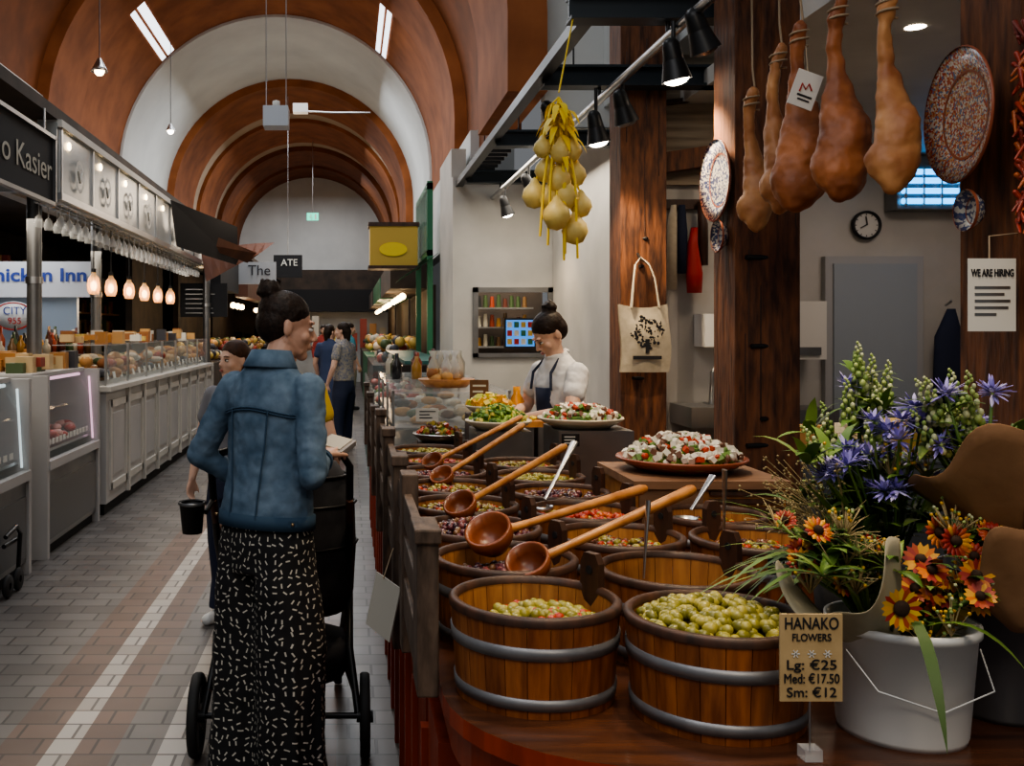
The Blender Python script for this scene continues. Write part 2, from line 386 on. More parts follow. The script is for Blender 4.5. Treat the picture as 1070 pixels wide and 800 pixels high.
# ---------------------------------------------------------------- right kitchen walls
b=B()
b.bx(1.05,1.28,10,10.15,0,3.1,white);b.bx(2.03,2.3,10,10.15,0,3.1,white);b.bx(1.28,2.03,10,10.15,0,1.31,white);b.bx(1.28,2.03,10,10.15,1.95,3.1,white)
b.bx(1.05,1.2,10.15,11.4,0,3.4,white)
b.done('wall_kitchen')
b=B(); 
for x0,x1,z0,z1 in ((1.25,1.30,1.28,1.98),(2.0,2.05,1.28,1.98),(1.25,2.05,1.28,1.32),(1.25,2.05,1.93,1.98)): b.bx(x0,x1,9.96,10.0,z0,z1,dsteel)
b.bx(1.22,2.3,11.8,11.9,.8,2.4,dark)
for k in range(3):
    b.bx(1.23,2.1,11.3,11.6,1.35+k*.22,1.37+k*.22,steel)
    for i in range(11): b.cyl((1.27+i*.075,11.4,1.37+k*.22),(1.27+i*.075,11.4,1.37+k*.22+R(.08,.16)),.03,.02,bottlem,8)
b.done('window_2')
b=B(); b.bx(1.66,2.0,10.6,10.64,1.36,1.68,black); b.bx(1.68,1.98,10.59,10.6,1.38,1.66,screen)
for i in range(4):
    for j in range(3): b.bx(1.69+i*.073,1.74+i*.073,10.58,10.59,1.40+j*.09,1.46+j*.09,[yellow,redp,paper,green][(i+j)%4])
b.done('menu_screen')
b=B(); b.bx(2.05,2.15,6.2,9.98,0,3.2,white); b.done('wall_side')
b=B(); b.bx(1.9,2.7,6.2,6.3,0,2.45,white); b.bx(1.9,2.7,6.15,6.3,2.45,4.2,plank)
for i in range(5): b.box((2.3,6.12,2.66+i*.33),(.9,.04,.03),darkwood,(0,-.12,0))
b.box((2.25,6.08,2.62),(.85,.08,.12),postw,(0,-.15,0)); b.done('wall_middle')
b=B(); b.bx(2.6,5.6,8,8.1,0,3,white); b.done('wall_room_back')
b=B(); b.bx(5.5,5.6,1,8,0,3,white); b.done('wall_room_right')
b=B(); b.bx(2.05,5.6,3.6,8.1,2.95,3.05,white)
b.bx(2.05,5.6,3.4,3.6,2.8,3.05,postw); b.done('ceiling')
for x,y in ((2.62,4.6),(4.3,6.4)):
    b=B(); b.lathe((x,y,2.945),[(0,0),(.03,0),(.045,.004)],bulbw,16); b.done('downlight')
b=B(); b.bx(3.8,4.58,7.93,7.995,0,2.14,M('door_frame',(.42,.42,.42),.5)); dm=M('door_blue_grey',(.34,.38,.42),.5)
b.bx(3.86,4.52,7.91,7.94,0.01,2.08,dm); b.tube([(4.46,7.90,1.0),(4.46,7.85,1.0),(4.36,7.85,1.0)],.012,steel); b.bx(3.86,4.52,7.905,7.91,.01,.2,steel); b.done('door_1')
b=B(); b.lathe((4.14,7.97,2.39),[(0,.01),(.10,.01)],paper,32,rot=(PI/2,0,0)); b.lathe((4.14,7.97,2.39),[(.098,0),(.098,.03),(.115,.03),(.115,0)],black,32,rot=(PI/2,0,0))
b.box((4.14,7.95,2.425),(.008,.004,.07),black,rot=(0,-.15,0)); b.box((4.115,7.95,2.38),(.055,.004,.008),black,rot=(0,-.5,0))
for i in range(12):
    a=i*PI/6; b.box((4.14+.085*math.sin(a),7.953,2.39+.085*math.cos(a)),(.006,.002,.012),black,rot=(0,a,0))
b.done('wall_clock')
b=B(); b.bx(4.3,4.85,7.8,7.98,2.5,2.84,dsteel)
for z in (2.56,2.64,2.72,2.79): b.cyl((4.33,7.78,z),(4.82,7.78,z),.022,.022,neon,8)
for i in range(4): b.bx(4.34+i*.14,4.35+i*.14,7.75,7.77,2.52,2.82,steel)
b.done('insect_light')
b=B()
for z in (1.75,2.05,2.35,2.62):
    b.bx(4.95,5.45,7.65,7.98,z,z+.03,ladlew)
    for i in range(5): b.bx(4.97+i*.1,5.05+i*.1,7.75,7.9,z+.03,z+R(.1,.2),goodsm)
b.done('wall_shelf')
b=B(); 
b.tube([(4.76,7.93,1.75),(4.76,7.86,1.78)],.01,steel); b.loft([(4.76,7.86,.95,.15,.05),(4.76,7.86,1.2,.14,.06),(4.74,7.86,1.5,.11,.05),(4.76,7.86,1.72,.03,.03)],navy); b.done('hanging_jacket')
b=B(); b.bx(3.35,3.7,7.5,7.98,0,.95,dsteel); b.box((3.55,7.8,1.55),(.3,.2,.45),paper); b.bx(3.45,3.65,7.68,7.72,1.36,1.42,dsteel); b.done('paper_towel_dispenser')
b=B(); b.bx(4.62,5.4,7.3,7.6,.0,1.0,green); b.bx(4.6,5.42,7.28,7.62,1.0,1.04,darkwood); b.done('green_cabinet')
b=B(); b.bx(2.1,3.0,4.6,5.2,0,.95,dsteel); b.bx(2.05,3.05,4.55,5.25,.95,.98,steel)
for i in range(7): b.box((2.15+i*.13,4.75+R(-.1,.2),1.04),(.1,.1,R(.08,.16)),goodsm)
b.bx(2.45,2.75,4.6,4.9,.98,1.12,yellow); b.done('prep_counter')
def post(x0,x1,y0,y1,z1):
    b=B(); b.bx(x0,x1,y0,y1,0,z1,postw)
    for i in range(5):
        z=R(.9,z1-.1); b.cyl((R(x0+.03,x1-.03),y0-.012,z),((x0+x1)/2,y0+.01,z),.010,.012,black,8)
    for i in range(5): xx=R(x0+.02,x1-.02); z=R(.9,z1-.6); b.bx(xx,xx+.006,y0-.003,y0+.01,z,z+R(.3,.6),darkwood)
    b.done('timber_post',bev=.012)
post(1.6,1.87,5.85,6.1,3.45); post(1.6,1.87,4.12,4.36,3.8); post(1.72,2.0,2.55,2.8,3.2)
for i,(d,x1) in enumerate([(4.52,1.9),(5.75,2.3),(7.6,2.04),(9.5,2.04)]):
    b=B(); b.bx(1.0 if i==0 else 1.12,x1,d-.06,d+.06,2.95,2.965,beamblue); b.bx(1.0 if i==0 else 1.12,x1,d-.06,d+.06,3.055,3.07,beamblue); b.bx(1.0 if i==0 else 1.12,x1,d-.012,d+.012,2.96,3.06,beamblue)
    b.cyl((1.3,d,3.06),(1.3,d,4.0),.006,.006,black,6)
    b.done('ceiling_beam')
b=B(); b.bx(1.08,1.15,4.6,11,2.99,3.05,black)
for i in range(16): b.bx(1.15,1.4,7.8+i*.19,7.84+i*.19,3.08,3.11,black)
b.done('beam_grille')
b=B(); b.tube([(1.45,3.6,2.88),(1.45,10,2.88)],.022,steel); 
for d in (4.52,5.75,7.6,9.5): b.cyl((1.45,d,2.88),(1.45,d,2.96),.01,.01,black,6)
b.done('lighting_rail')
def spotlamp(x,y,z,lit=True,tilt=.3,p=60):
    b=B(); Rm=Euler((tilt*.4,-tilt,0)).to_matrix(); dn=Rm@Vector((0,0,-1)); c=Vector((x,y,z))
    b.tube([(x,y,2.9),(x,y,z+.05)],.01,black); b.capsule(c+dn*-.06,c+dn*.0,.038,.045,black); b.cyl(c,c+dn*.09,.045,.066,black,20,False); b.ell(c+dn*.08,(.056,.056,.03),bulbw if lit else dsteel,(tilt*.4,-tilt,0))
    b.done('spotlight')
    if lit:
        light('spot_lamp','SPOT',c+dn*.13,p,(1,.78,.52),.05,rot=(tilt*.4,-tilt,0),spot=1.9,blend=.8)
spotlamp(1.42,4.35,2.73,True,.2,85); spotlamp(1.46,4.15,2.80,False,.4); spotlamp(1.38,5.55,2.68,True,.2,75); spotlamp(1.46,5.3,2.74,False)
spotlamp(1.45,8.0,2.72,False,.5); spotlamp(1.45,9.2,2.7,True,.3,30); spotlamp(1.20,5.9,2.82,False,.5)
b=B(); b.bx(1.44,1.48,1.5,3.6,2.86,2.9,black);b.done('lighting_track')
for (x,y,tx,p) in ((.75,2.1,.0,60),(.8,3.0,0.1,62),(1.25,2.2,0,40),(.5,4.2,0,48),(-.1,3.6,.0,14)):
    light('track_lamp','SPOT',(x,y-.1,2.9),p,(1,.78,.52),.06,rot=(0.0,tx,0),spot=1.25,blend=.7)
# ---------------------------------------------------------------- stall
def cornerpts(x0,x1,y0,y1,r):
    p=[(x1,y0),(x1,y1),(x0,y1)]
    for i in range(9):
        a=PI+PI/2*i/8; p.append((x0+r+r*math.cos(a),y0+r+r*math.sin(a)))
    return p
b=B()
b.prism(cornerpts(.19,1.585,1.66,5.0,.34),.785,.82,ctop,redw); b.prism(cornerpts(.21,1.57,1.70,5.0,.32),.70,.785,redw)
b.prism(cornerpts(.24,1.55,1.74,5.0,.3),.0,.70,redw)
b.bx(.19,.95,5.0,8.3,.785,.82,ctop); b.bx(.21,.93,5.0,8.25,.0,.785,redw)
y=2.1
while y<8.2: b.bx(.19,.245,y,y+.27,.08,.68,redw); b.bx(.175,.2,y+.28,y+.32,.0,.60,redw); y+=.34
for i in range(5): x=.62+i*.19; b.bx(x,x+.165,1.715,1.75,.05,.66,redw)
b.done('market_stall_counter')
b=B()
for i,d in enumerate([2.9,3.7,4.6,5.6,6.8,8.1]):
    zt=1.16 if d<5 else 1.10
    b.bx(.13,.17,d,d+.09,.62,zt,guardw); b.box((.15,d+.045,zt+.01),(.05,.11,.03),guardw)
b.bx(.140,.185,2.03,2.16,.80,1.12,guardw); b.box((.162,2.095,1.13),(.055,.15,.03),guardw); b.bx(.14,.185,2.62,2.72,.70,1.17,guardw)
for (d0,d1,zt) in [(2.16,2.90,1.12),(2.99,3.70,1.13),(3.79,4.60,1.12),(4.69,5.6,1.08),(5.7,8.2,1.06)]:
    b.bx(.145,.168,d0,d1,zt-.08,zt,guardw); b.bx(.145,.168,d0,d1,.94,1.01,guardw); b.bx(.145,.168,d0,d1,.80,.90,guardw)
b.done('stall_guard_rail',bev=.004)
def fill(b,x,y,z,r,mat,n,s,mound=.0,squash=.8,off=(0,0),nu=8,nv=5):
    for i in range(n):
        a=R(0,2*PI); q=math.sqrt(R(0,1))*(r-s); h=mound*(1-(q/r)**2)
        b.ell((x+off[0]+q*math.cos(a),y+off[1]+q*math.sin(a),z+h+R(-.3,.6)*s),(s,s*squash,s*squash*R(.85,1.05)),mat,(R(-.5,.5),R(-.5,.5),R(0,3)),nu,nv)
def tub(x,y,r=.17,h=.19,content=None,level=.05,mound=.02,ha=.4,n=150,s=.013,zb=.82,rc=None,off=(0,0),handle=True,bandm=galv):
    b=B(); ns=24; t=.013; rb=r*.92
    for i in range(ns):
        a0=2*PI*i/ns+.004; a1=2*PI*(i+1)/ns-.004; top=h
        vs=[]
        for rr,z in ((rb,0),(r,top),(r-t,top),(rb-t,0)):
            for a in (a0,(a0+a1)/2,a1): vs.append((x+rr*math.cos(a),y+rr*math.sin(a),zb+z))
        b.add(vs,[(0,1,4,3),(1,2,5,4),(3,4,7,6),(4,5,8,7)],stave)
        b.add(vs,[(6,7,10,9),(7,8,11,10)],stavein); b.add(vs,[(0,3,6,9),(2,11,8,5)],stave)
    b.lathe((x,y,zb),[(r+.002,h-.014),(r+.003,h-.002),(r-.003,h+.003),(r-t-.001,h+.002),(r-t-.002,h-.012)],darkwood,48)
    def rz(z): return rb+(r-rb)*z/h
    for z0,z1 in ((.016,.038),(.112,.136)):
        b.lathe((x,y,zb),[(rz(z0)-.001,z0),(rz(z0)+.0035,z0),(rz(z1)+.0035,z1),(rz(z1)-.001,z1)],bandm,48)
    zl=zb+h-level; rl=rz(h-level)-t-.001
    b.lathe((x,y,zl-.01),[(0,0),(rl,0)],brine,40)
    if handle:
        T=b.T; b.T=Matrix.Translation((x,y,zb))@Matrix.Rotation(ha,4,'Z')
        pts=[(-.028,h-.05),(.028,h-.05),(.026,h+.05),(.016,h+.07),(-.016,h+.07),(-.026,h+.05)]
        vs=[(r+.001,p,z) for p,z in pts]+[(r-.016,p,z) for p,z in pts]; m=6
        b.add(vs,[tuple(range(m)),tuple(range(2*m-1,m-1,-1))]+[(i,i+m,(i+1)%m+m,(i+1)%m) for i in range(m)],darkwood)
        b.cyl((r+.003,0,h+.035),(r-.018,0,h+.035),.009,.009,blackm,12)
        b.T=T
    if content: fill(b,x,y,zl,(rc or rl),content,n,s,mound,off=off,nu=10 if y<2.2 else 7,nv=6 if y<2.2 else 4)
    return b.done('olive_tub')
tub(.377,2.02,content=oliver,level=.055,mound=.02,ha=.55,n=190,s=.0145,rc=.125,off=(.02,.0))
tub(.703,1.90,content=olive,level=.03,mound=.045,ha=2.4,n=300,s=.0145,handle=False)
tub(.375,2.385,content=olivek,level=.06,n=150,ha=.5); tub(.745,2.26,r=.175,content=olive,level=.10,n=30,ha=.45,rc=.08,off=(0,.02),mound=.01)
tub(.36,2.75,content=olivek,level=.03,mound=.035,n=240,ha=.4); tub(.715,2.635,content=olivem,level=.05,n=140,ha=.5); tub(1.07,2.60,content=olivem,level=.05,n=120,ha=2)
tub(.36,3.11,content=olivem,level=.035,mound=.02,n=200); tub(.71,3.0,content=pepper,level=.04,mound=.02,n=180)
for j,d in enumerate((3.47,3.83,4.19,4.55)):
    tub(.36,d,content=[olivem,olivek,pepper,olive][j],level=.035,mound=.02,n=150)
    if j<3: tub(.71,d-.11,content=[olivek,olive,olivem,pepper][j],level=.035,mound=.02,n=150)
tub(1.07,2.94,r=.155,content=olivem,level=.05,n=100,handle=False)
def ladle(bowl,end,rb=.042,steelm=False):
    b=B(); p=Vector(bowl); e=Vector(end); d=(e-p).normalized()
    if steelm:
        b.lathe(p,[(0,-.03),(.02,-.027),(.035,-.01),(.038,.005),(.036,.005),(.03,-.01),(0,-.026)],steel,20)
        b.tube([p+d*.036,p.lerp(e,.5),e],[.006,.007,.014],steel,8,flat=.4); b.done('steel_ladle'); return
    b.lathe(p,[(0,-rb*.8),(rb*.6,-rb*.7),(rb*.95,-rb*.2),(rb,.35*rb),(rb*.88,.38*rb),(rb*.8,-rb*.15),(rb*.5,-rb*.5),(0,-rb*.6)],ladled,24,rot=(.5,-.45,0))
    b.tube([p+d*rb*.8,p+d*rb*2,p.lerp(e,.7),p.lerp(e,.97),e],[.012,.010,.012,.014,.010],ladlew,10); b.done('wooden_ladle')
ladle((.35,2.46,1.045),(.80,2.68,1.125),.06)
ladle((.41,2.26,1.02),(.84,2.42,1.165),.052)
ladle((.33,2.92,1.035),(.73,3.35,1.16),.05)
ladle((.34,3.6,1.02),(.72,4.1,1.16),.045); ladle((.34,4.0,1.02),(.8,4.6,1.15),.045)
ladle((.68,2.30,.94),(.705,2.34,1.15),steelm=True); ladle((.95,2.52,.97),(.945,2.50,1.20),steelm=True); ladle((.6,3.1,1.0),(.75,3.3,1.18),steelm=True); ladle((.98,2.9,1.0),(1.08,2.95,1.12),steelm=True)
def card_obj(name,x,y,z,w_,h,mat,lines,tm,size,peg=True,zb=.82,bold=0):
    b=B(); b.box((x,y,z),(w_,.004,h),mat)
    if peg: b.cyl((x,y+.004,z-h/2),(x,y+.004,zb+.01),.0015,.0015,steel,6); b.box((x,y+.003,zb+.012),(.03,.03,.02),clear)
    if not lines:
        for i in range(3): b.bx(x-w_*.35,x+w_*R(.1,.38),y-.0032,y-.002,z+h*(.22-.24*i),z+h*(.22-.24*i)+h*.08,tm)
    o=b.done(name)
    n=len(lines)
    for i,l in enumerate(lines):
        sz=size if isinstance(size,(int,float)) else size[i]
        zz=z+h/2-(i+.7)*h/(n+.35)
        if l: text('lettering',l,(x,y-.0035,zz),sz,tm,o,width=min(w_*.88,len(l)*sz*.52),bold=bold )
    return o
o=card_obj('flower_price_card',.785,1.69,.995,.106,.148,card,['HANAKO','FLOWERS','','Lg: €25','Med: €17.50','Sm: €12'],ink,[.029,.018,.022,.023,.023,.023])
b=B()
for x in (.758,.785,.812):
    for i in range(3): b.box((x,1.6868,1.002),(.014,.001,.0018),paper,(0,i*PI/3,0))
b.done('drawn_stars',parent=o)
card_obj('chalk_label',.97,2.2,1.035,.085,.05,black,['STUFFED'],paper,.018)
card_obj('price_tag',.87,3.9,1.12,.07,.05,black,[],paper,.018,zb=.9)
cw=M('crate_wood',(.28,.15,.08),.6,c2=(.17,.085,.045),sc=(1,4,8))
b=B(); b.bx(.9,1.37,3.12,3.55,.83,1.07,ladlew)
for i in range(8): b.bx(1.13,1.36,3.105,3.12,.86+i*.025,.872+i*.025,darkwood)
b.bx(.91,1.11,3.112,3.12,.86,1.06,cw)
for z in (.83,1.055): b.bx(.89,1.38,3.10,3.56,z,z+.025,cw)
b.done('wooden_crate')
def dish(x,y,z,r,mat,fm,n,name='salad_platter',s=.014,mound=.06):
    b=B(); b.lathe((x,y,z),[(0,.004),(r*.6,0),(r*.65,-.004),(r*.8,.012),(r,.035),(r*.985,.042),(r*.78,.022),(r*.6,.012),(0,.012)],mat,40)
    for i in range(n):
        a=R(0,2*PI); q=math.sqrt(R(0,1))*r*.86; h=mound*(1-(q/r)**2)+.02
        if i%2: b.box((x+q*math.cos(a),y+q*math.sin(a),z+h+R(0,.012)),(s*1.4,s*1.3,s*1.1),fm,(R(0,3),R(0,3),R(0,3)))
        else: b.ell((x+q*math.cos(a),y+q*math.sin(a),z+h+R(-.01,.01)),(s,s*.8,s*.6),fm,(R(0,3),R(0,3),R(0,3)),6,4)
    b.lathe((x,y,z+.016),[(r*.85,0),(r*.6,mound*.6),(r*.3,mound*.85),(0,mound)],greenm,20)
    return b.done(name)
dish(1.12,3.35,1.085,.215,terr,saladm,360,s=.015,mound=.085); dish(1.03,4.42,1.125,.19,cream,saladm,240,s=.014,mound=.07)
b=B(); b.bx(.9,1.22,4.25,4.6,.82,1.12,dsteel); b.done('display_riser')
dish(.72,4.78,1.08,.16,cream,greenm,160,mound=.08); b=B(); b.bx(.60,.86,4.66,4.95,.82,1.075,dsteel); b.done('display_riser')
dish(.45,4.95,1.0,.13,steel,olivem,90,'olive_bowl'); b=B(); b.bx(.35,.57,4.85,5.07,.82,.995,darkwood); b.done('display_riser')
dish(.74,5.18,1.12,.13,cream,citrus,70,'citrus_bowl',.024)
b=B(); b.bx(.62,.84,5.08,5.3,.82,1.115,darkwood); b.done('display_riser')
b=B(); b.bx(.86,1.12,5.03,5.2,1.06,1.09,ladlew); b.bx(.96,1.12,5.03,5.2,.0,1.06,dsteel); b.bx(.87,.94,5.04,5.19,.825,1.06,dsteel)
for i in range(14): b.ell((R(.88,1.0),R(5.05,5.18),1.10),(.014,.01,.01),lemon,None,6,4)
b.done('cutting_station')
b=B()
for z in (.83,1.0): b.bx(.25,.88,5.5,8.0,z,z+.012,steel)
for x in (.24,.88):
    for d in (5.48,6.3,7.1,8.0): b.bx(x,x+.015,d,d+.015,.82,1.22,steel)
b.bx(.24,.895,5.48,8.02,1.2,1.212,clear); b.bx(.24,.245,5.48,8,.83,1.2,glass); b.bx(.24,.89,5.475,5.48,.83,1.2,glass)
for i in range(60): b.ell((R(.3,.84),R(5.55,7.9),R(.86,.9)+random.choice([0,.17])),(R(.04,.07),R(.04,.07),.03),random.choice([breadm,cream,saladm,goodsm]),None,8,5)
b.done('glass_display_case')
b=B(); b.lathe((.58,5.9,1.215),[(0,.0),(.12,.0),(.17,.045),(.165,.05),(.11,.012),(0,.012)],ladlew,28)
for i in range(14): b.ell((.58+R(-.09,.09),5.9+R(-.09,.09),1.26+R(0,.06)),(.04,.035,.035),breadm,(R(0,3),0,R(0,3)),8,5)
for i in range(7):
    x_,y_=.50+i*.025,5.9+R(-.06,.06); b.loft([(x_,y_,1.27,.03,.025),(x_,y_,1.34,.034,.028),(x_,y_,1.39,.012,.01),(x_+R(-.02,.02),y_,1.43,.028,.006)],clear if i%2 else paperd,8)
b.done('bread_bowl')
b=B()
for i in range(12):
    x=.35+(i%4)*.14+R(-.03,.03); y=6.9+(i//4)*.4; h=R(.12,.2); b.lathe((x,y,1.213),[(0,0),(.035,0),(.035,h*.6),(.014,h*.8),(.014,h),(0,h)],bottlem,12)
b.done('condiment_bottles')
b=B(); b.lathe((.93,5.5,1.0),[(0,0),(.04,0),(.042,.16),(.02,.2),(.02,.24),(0,.24)],M('juice',(.8,.32,.02),.2),16); b.lathe((.82,5.42,1.0),[(0,0),(.035,0),(.035,.14),(.02,.18),(0,.18)],lemon,16); b.bx(.897,1.0,5.35,5.6,.82,1.0,darkwood); b.bx(.7,.89,5.35,5.46,.82,1.0,darkwood); b.done('juice_bottle')
card_obj('price_sign',.70,5.33,1.22,.10,.13,M('chalk_brown',(.2,.1,.05),.8),[],paper,.026,zb=1.0)
card_obj('price_sign',.42,5.3,1.1,.12,.07,paper,[],ink,.03,zb=.82)
b=B(); b.box((.10,2.85,.76),(.004,.12,.16),paperd,(0.2,.1,.6)); b.tube([(.13,2.88,.92),(.10,2.85,.84)],.002,rope,5); b.done('paper_leaflet')
# ---------------------------------------------------------------- flowers
b=B(); b.lathe((1.01,1.82,.82),[(0,0),(.105,0),(.108,.01),(.122,.19),(.128,.19),(.128,.205),(.119,.205),(.104,.01)],bucketw,40)
b.tube([(1.01-.12,1.78,.98),(1.01-.1,1.71,.93),(1.01,1.69,.90),(1.01+.1,1.71,.93),(1.01+.12,1.78,.98)],.0015,bucketw,6); b.lathe((1.01,1.82,.98),[(0,0),(.115,0)],brownc,20); b.done('flower_bucket')
b=B(); b.lathe((1.245,1.9,.82),[(0,0),(.07,0),(.073,.01),(.105,.27),(.11,.27),(.11,.28),(.1,.28),(.07,.02)],bucketg,32); b.lathe((1.245,1.9,1.05),[(0,0),(.09,0)],brownc,20); b.done('flower_bucket')
def paper_cone(x,y,z,r0,r1,h,tilt,a0,a1,mat=None):
    b=B(); n=40; vs=[];fs=[]
    Rm=Euler(tilt).to_matrix()
    for j in range(11):
        t=j/10
        for i in range(n+1):
            u=i/n*(a1-a0)
            a=a0+u; r=(r0+(r1-r0)*t)*(1+.06*t*math.sin(u*3.1+x*7)+.03*math.sin(u*7.3+j*.3)*t); zz=h*t+t*t*(.055*math.sin(u*1.7+x*9)+.018*math.sin(u*5.2))
            vs.append(Rm@Vector((r*math.cos(a),r*math.sin(a),zz))+Vector((x,y,z)))
    for j in range(10):
        for i in range(n): k=j*(n+1)+i; fs.append((k,k+1,k+n+2,k+n+1))
    b.add(vs,fs,mat or kraft,True); return b
def flowers(b,base,spread,n,kinds,h0,h1,lean=(0,0),lv=2):
    base=Vector(base)
    for i in range(n):
        k=random.choice(kinds); a=R(0,2*PI); q=R(0,spread); h=R(h0,h1)
        top=base+Vector((q*math.cos(a)+lean[0]*h,q*math.sin(a)*.8+lean[1]*h,h)); mid=base.lerp(top,.5)+Vector((0,0,.02))
        b.tube([base,mid,top],[.003,.0025,.002],leafm,5,False)
        for _ in range(lv):
            p=mid.lerp(top,R(0,.8)); a2=R(0,6.28); b.blade(p,(math.cos(a2),math.sin(a2),.8),R(.05,.10),.018,leafm,.5,4)
        if k=='bud':
            for j in range(26):
                t=j/26; a3=j*2.4; rr=.015*(1-t*.8); p=top+(top-mid).normalized()*(t*.10-.05)+Vector((rr*math.cos(a3),rr*math.sin(a3),0)); s_=.0072*(1.1-t*.7); b.ell(p,(s_,s_,s_*1.2),budm,None,6,4)
        elif k=='purple':
            for j in range(40):
                v=Vector((R(-1,1),R(-1,1),R(-.5,1))).normalized(); b.blade(top+v*.006,v,R(.016,.034),.008,purp,.1,3)
        elif k in ('orange','sun'):
            nrm=Vector((R(-.6,.3),-1,R(.2,1))).normalized(); u=nrm.cross(Vector((0,0,1))).normalized(); v=u.cross(nrm)
            sz=R(.016,.026)
            for j in range(16):
                a3=j*PI/8; dd=u*math.cos(a3)+v*math.sin(a3); b.blade(top+dd*sz*.3,dd+nrm*.25,sz,.012,orangef if k=='orange' else yellowf,.0,3,side=dd.cross(nrm))
            b.ell(top+nrm*.004,sz*.42,brownc,None,8,5)
        elif k=='spr':
            for j in range(18):
                v=Vector((R(-1,1),R(-1,1),R(-.3,1))).normalized()*R(.01,.045); b.tube([top-Vector((0,0,.03)),top+v],.0008,grassm,3,False); b.ell(top+v,.0035,yellowf if j%2==0 else budm,None,5,4)
        elif k=='grass':
            for j in range(9):
                v=Vector((R(-1,1),R(-1,1),R(0,1.2))).normalized(); b.blade(top-Vector((0,0,.02)),v,R(.04,.09),.003,grassm,.3,3)
        elif k=='leaf':
            for j in range(6):
                v=Vector((R(-1,1),R(-1,.6),R(.1,1.2))).normalized(); b.blade(top-Vector((0,0,.04)),v,R(.06,.12),.026,leafm,.5,5)
palep=M('pale_wrap_paper',(.46,.42,.30),.7,c2=(.34,.30,.20),ns=9,bump=.4)
b=paper_cone(.955,1.80,.98,.04,.11,.14,(-.1,-.35,0),2.4,5.6,palep); flowers(b,(.97,1.84,.98),.12,30,['spr','grass','spr','leaf','grass','orange'],.10,.22,(-.35,-.1)); b.done('wrapped_bouquet',solid=.001)
b=B(); flowers(b,(1.05,1.80,.99),.11,26,['orange','spr','orange','leaf','sun'],.03,.15,(.1,-.4))
c=Vector((.925,1.67,1.085)); 
for j in range(20):
    a3=j*PI/10; dd=Vector((math.cos(a3),-.2,math.sin(a3))); b.blade(c+dd*.010,dd,.026,.013,yellowf if j%2 else orangef,0,3,side=Vector((-math.sin(a3),0,math.cos(a3))))
b.ell(c+Vector((0,-.006,0)),(.014,.007,.014),brownc); b.tube([c+Vector((0,.004,0)),(.95,1.74,1.03),(.98,1.8,.99)],.003,leafm,6)
b.blade((.96,1.72,1.06),(-.1,-.5,.1),.28,.020,leafm,1.5,8); b.blade((1.0,1.72,1.04),(.5,-.4,.3),.18,.02,leafm,1.0,8); b.blade((.9,1.74,1.08),(-.9,-.1,.7),.26,.018,leafm,.6,8)
b.done('flower_bunch')
b=B(); 
for i in range(24): 
    t_=Vector((1.04+R(-.11,.10),1.92+R(-.06,.06),1.30+R(-.07,.08)))
    b.tube([(1.08,1.98,1.05),t_],.0025,leafm,5,False)
    for j in range(44):
        v=Vector((R(-1,1),R(-1,1),R(-.5,1))).normalized(); b.blade(t_+v*.006,v,R(.014,.032),.008,purp,.1,3)
flowers(b,(1.08,1.98,1.05),.15,34,['leaf','leaf','spr','leaf','bud'],.12,.28,(-.2,.1)); b.done('purple_flower_bunch')
b=paper_cone(1.235,1.84,1.13,.03,.14,.22,(0,-.28,0),2.7,7.2); flowers(b,(1.2,1.88,1.15),.10,20,['bud','purple','leaf','bud'],.20,.29,(-.2,0)); b.done('wrapped_bouquet',solid=.001)
b=paper_cone(1.20,1.76,1.03,.03,.09,.16,(0,-.42,0),2.8,6.8); flowers(b,(1.17,1.80,1.05),.06,12,['orange','spr','leaf'],.08,.17,(-.5,-.0)); b.done('wrapped_bouquet',solid=.001)
b=paper_cone(1.31,1.78,1.0,.04,.12,.26,(0,-.05,0),2.7,7.0); flowers(b,(1.3,1.82,1.05),.08,10,['bud','leaf','bud'],.22,.32,(-.1,0)); b.done('wrapped_bouquet',solid=.001)
b=B()
for i in range(30):
    a=R(2.2,4.4); b.blade((1.0+R(-.05,.05),1.95,1.08),(math.cos(a),math.sin(a)*.5,R(.15,1.0)),R(.18,.34),R(.008,.018),leafm,R(.3,.9),8)
for i in range(60):
    a=R(2.0,4.0); p0=Vector((.98,1.95,1.08)); v=Vector((math.cos(a)*R(.3,1),math.sin(a)*.4,R(.4,1.0))).normalized()*R(.12,.28); b.tube([p0,p0+v*.6+Vector((0,0,.03)),p0+v],.0009,grassm,3,False)
    for j in range(4): b.ell(p0+v*(1-.05*j)+Vector((R(-.012,.012),R(-.01,.01),R(-.01,.01))),.0025,grassm,None,5,3)
b.done('ornamental_grass')
b=B(); b.lathe((1.13,2.2,.82),[(0,0),(.08,0),(.1,.22),(.095,.22),(.075,.01)],blackm,24); flowers(b,(1.13,2.2,.95),.12,24,['bud','leaf','leaf','purple','bud'],.30,.53,(.0,0),3); b.done('flower_bucket')
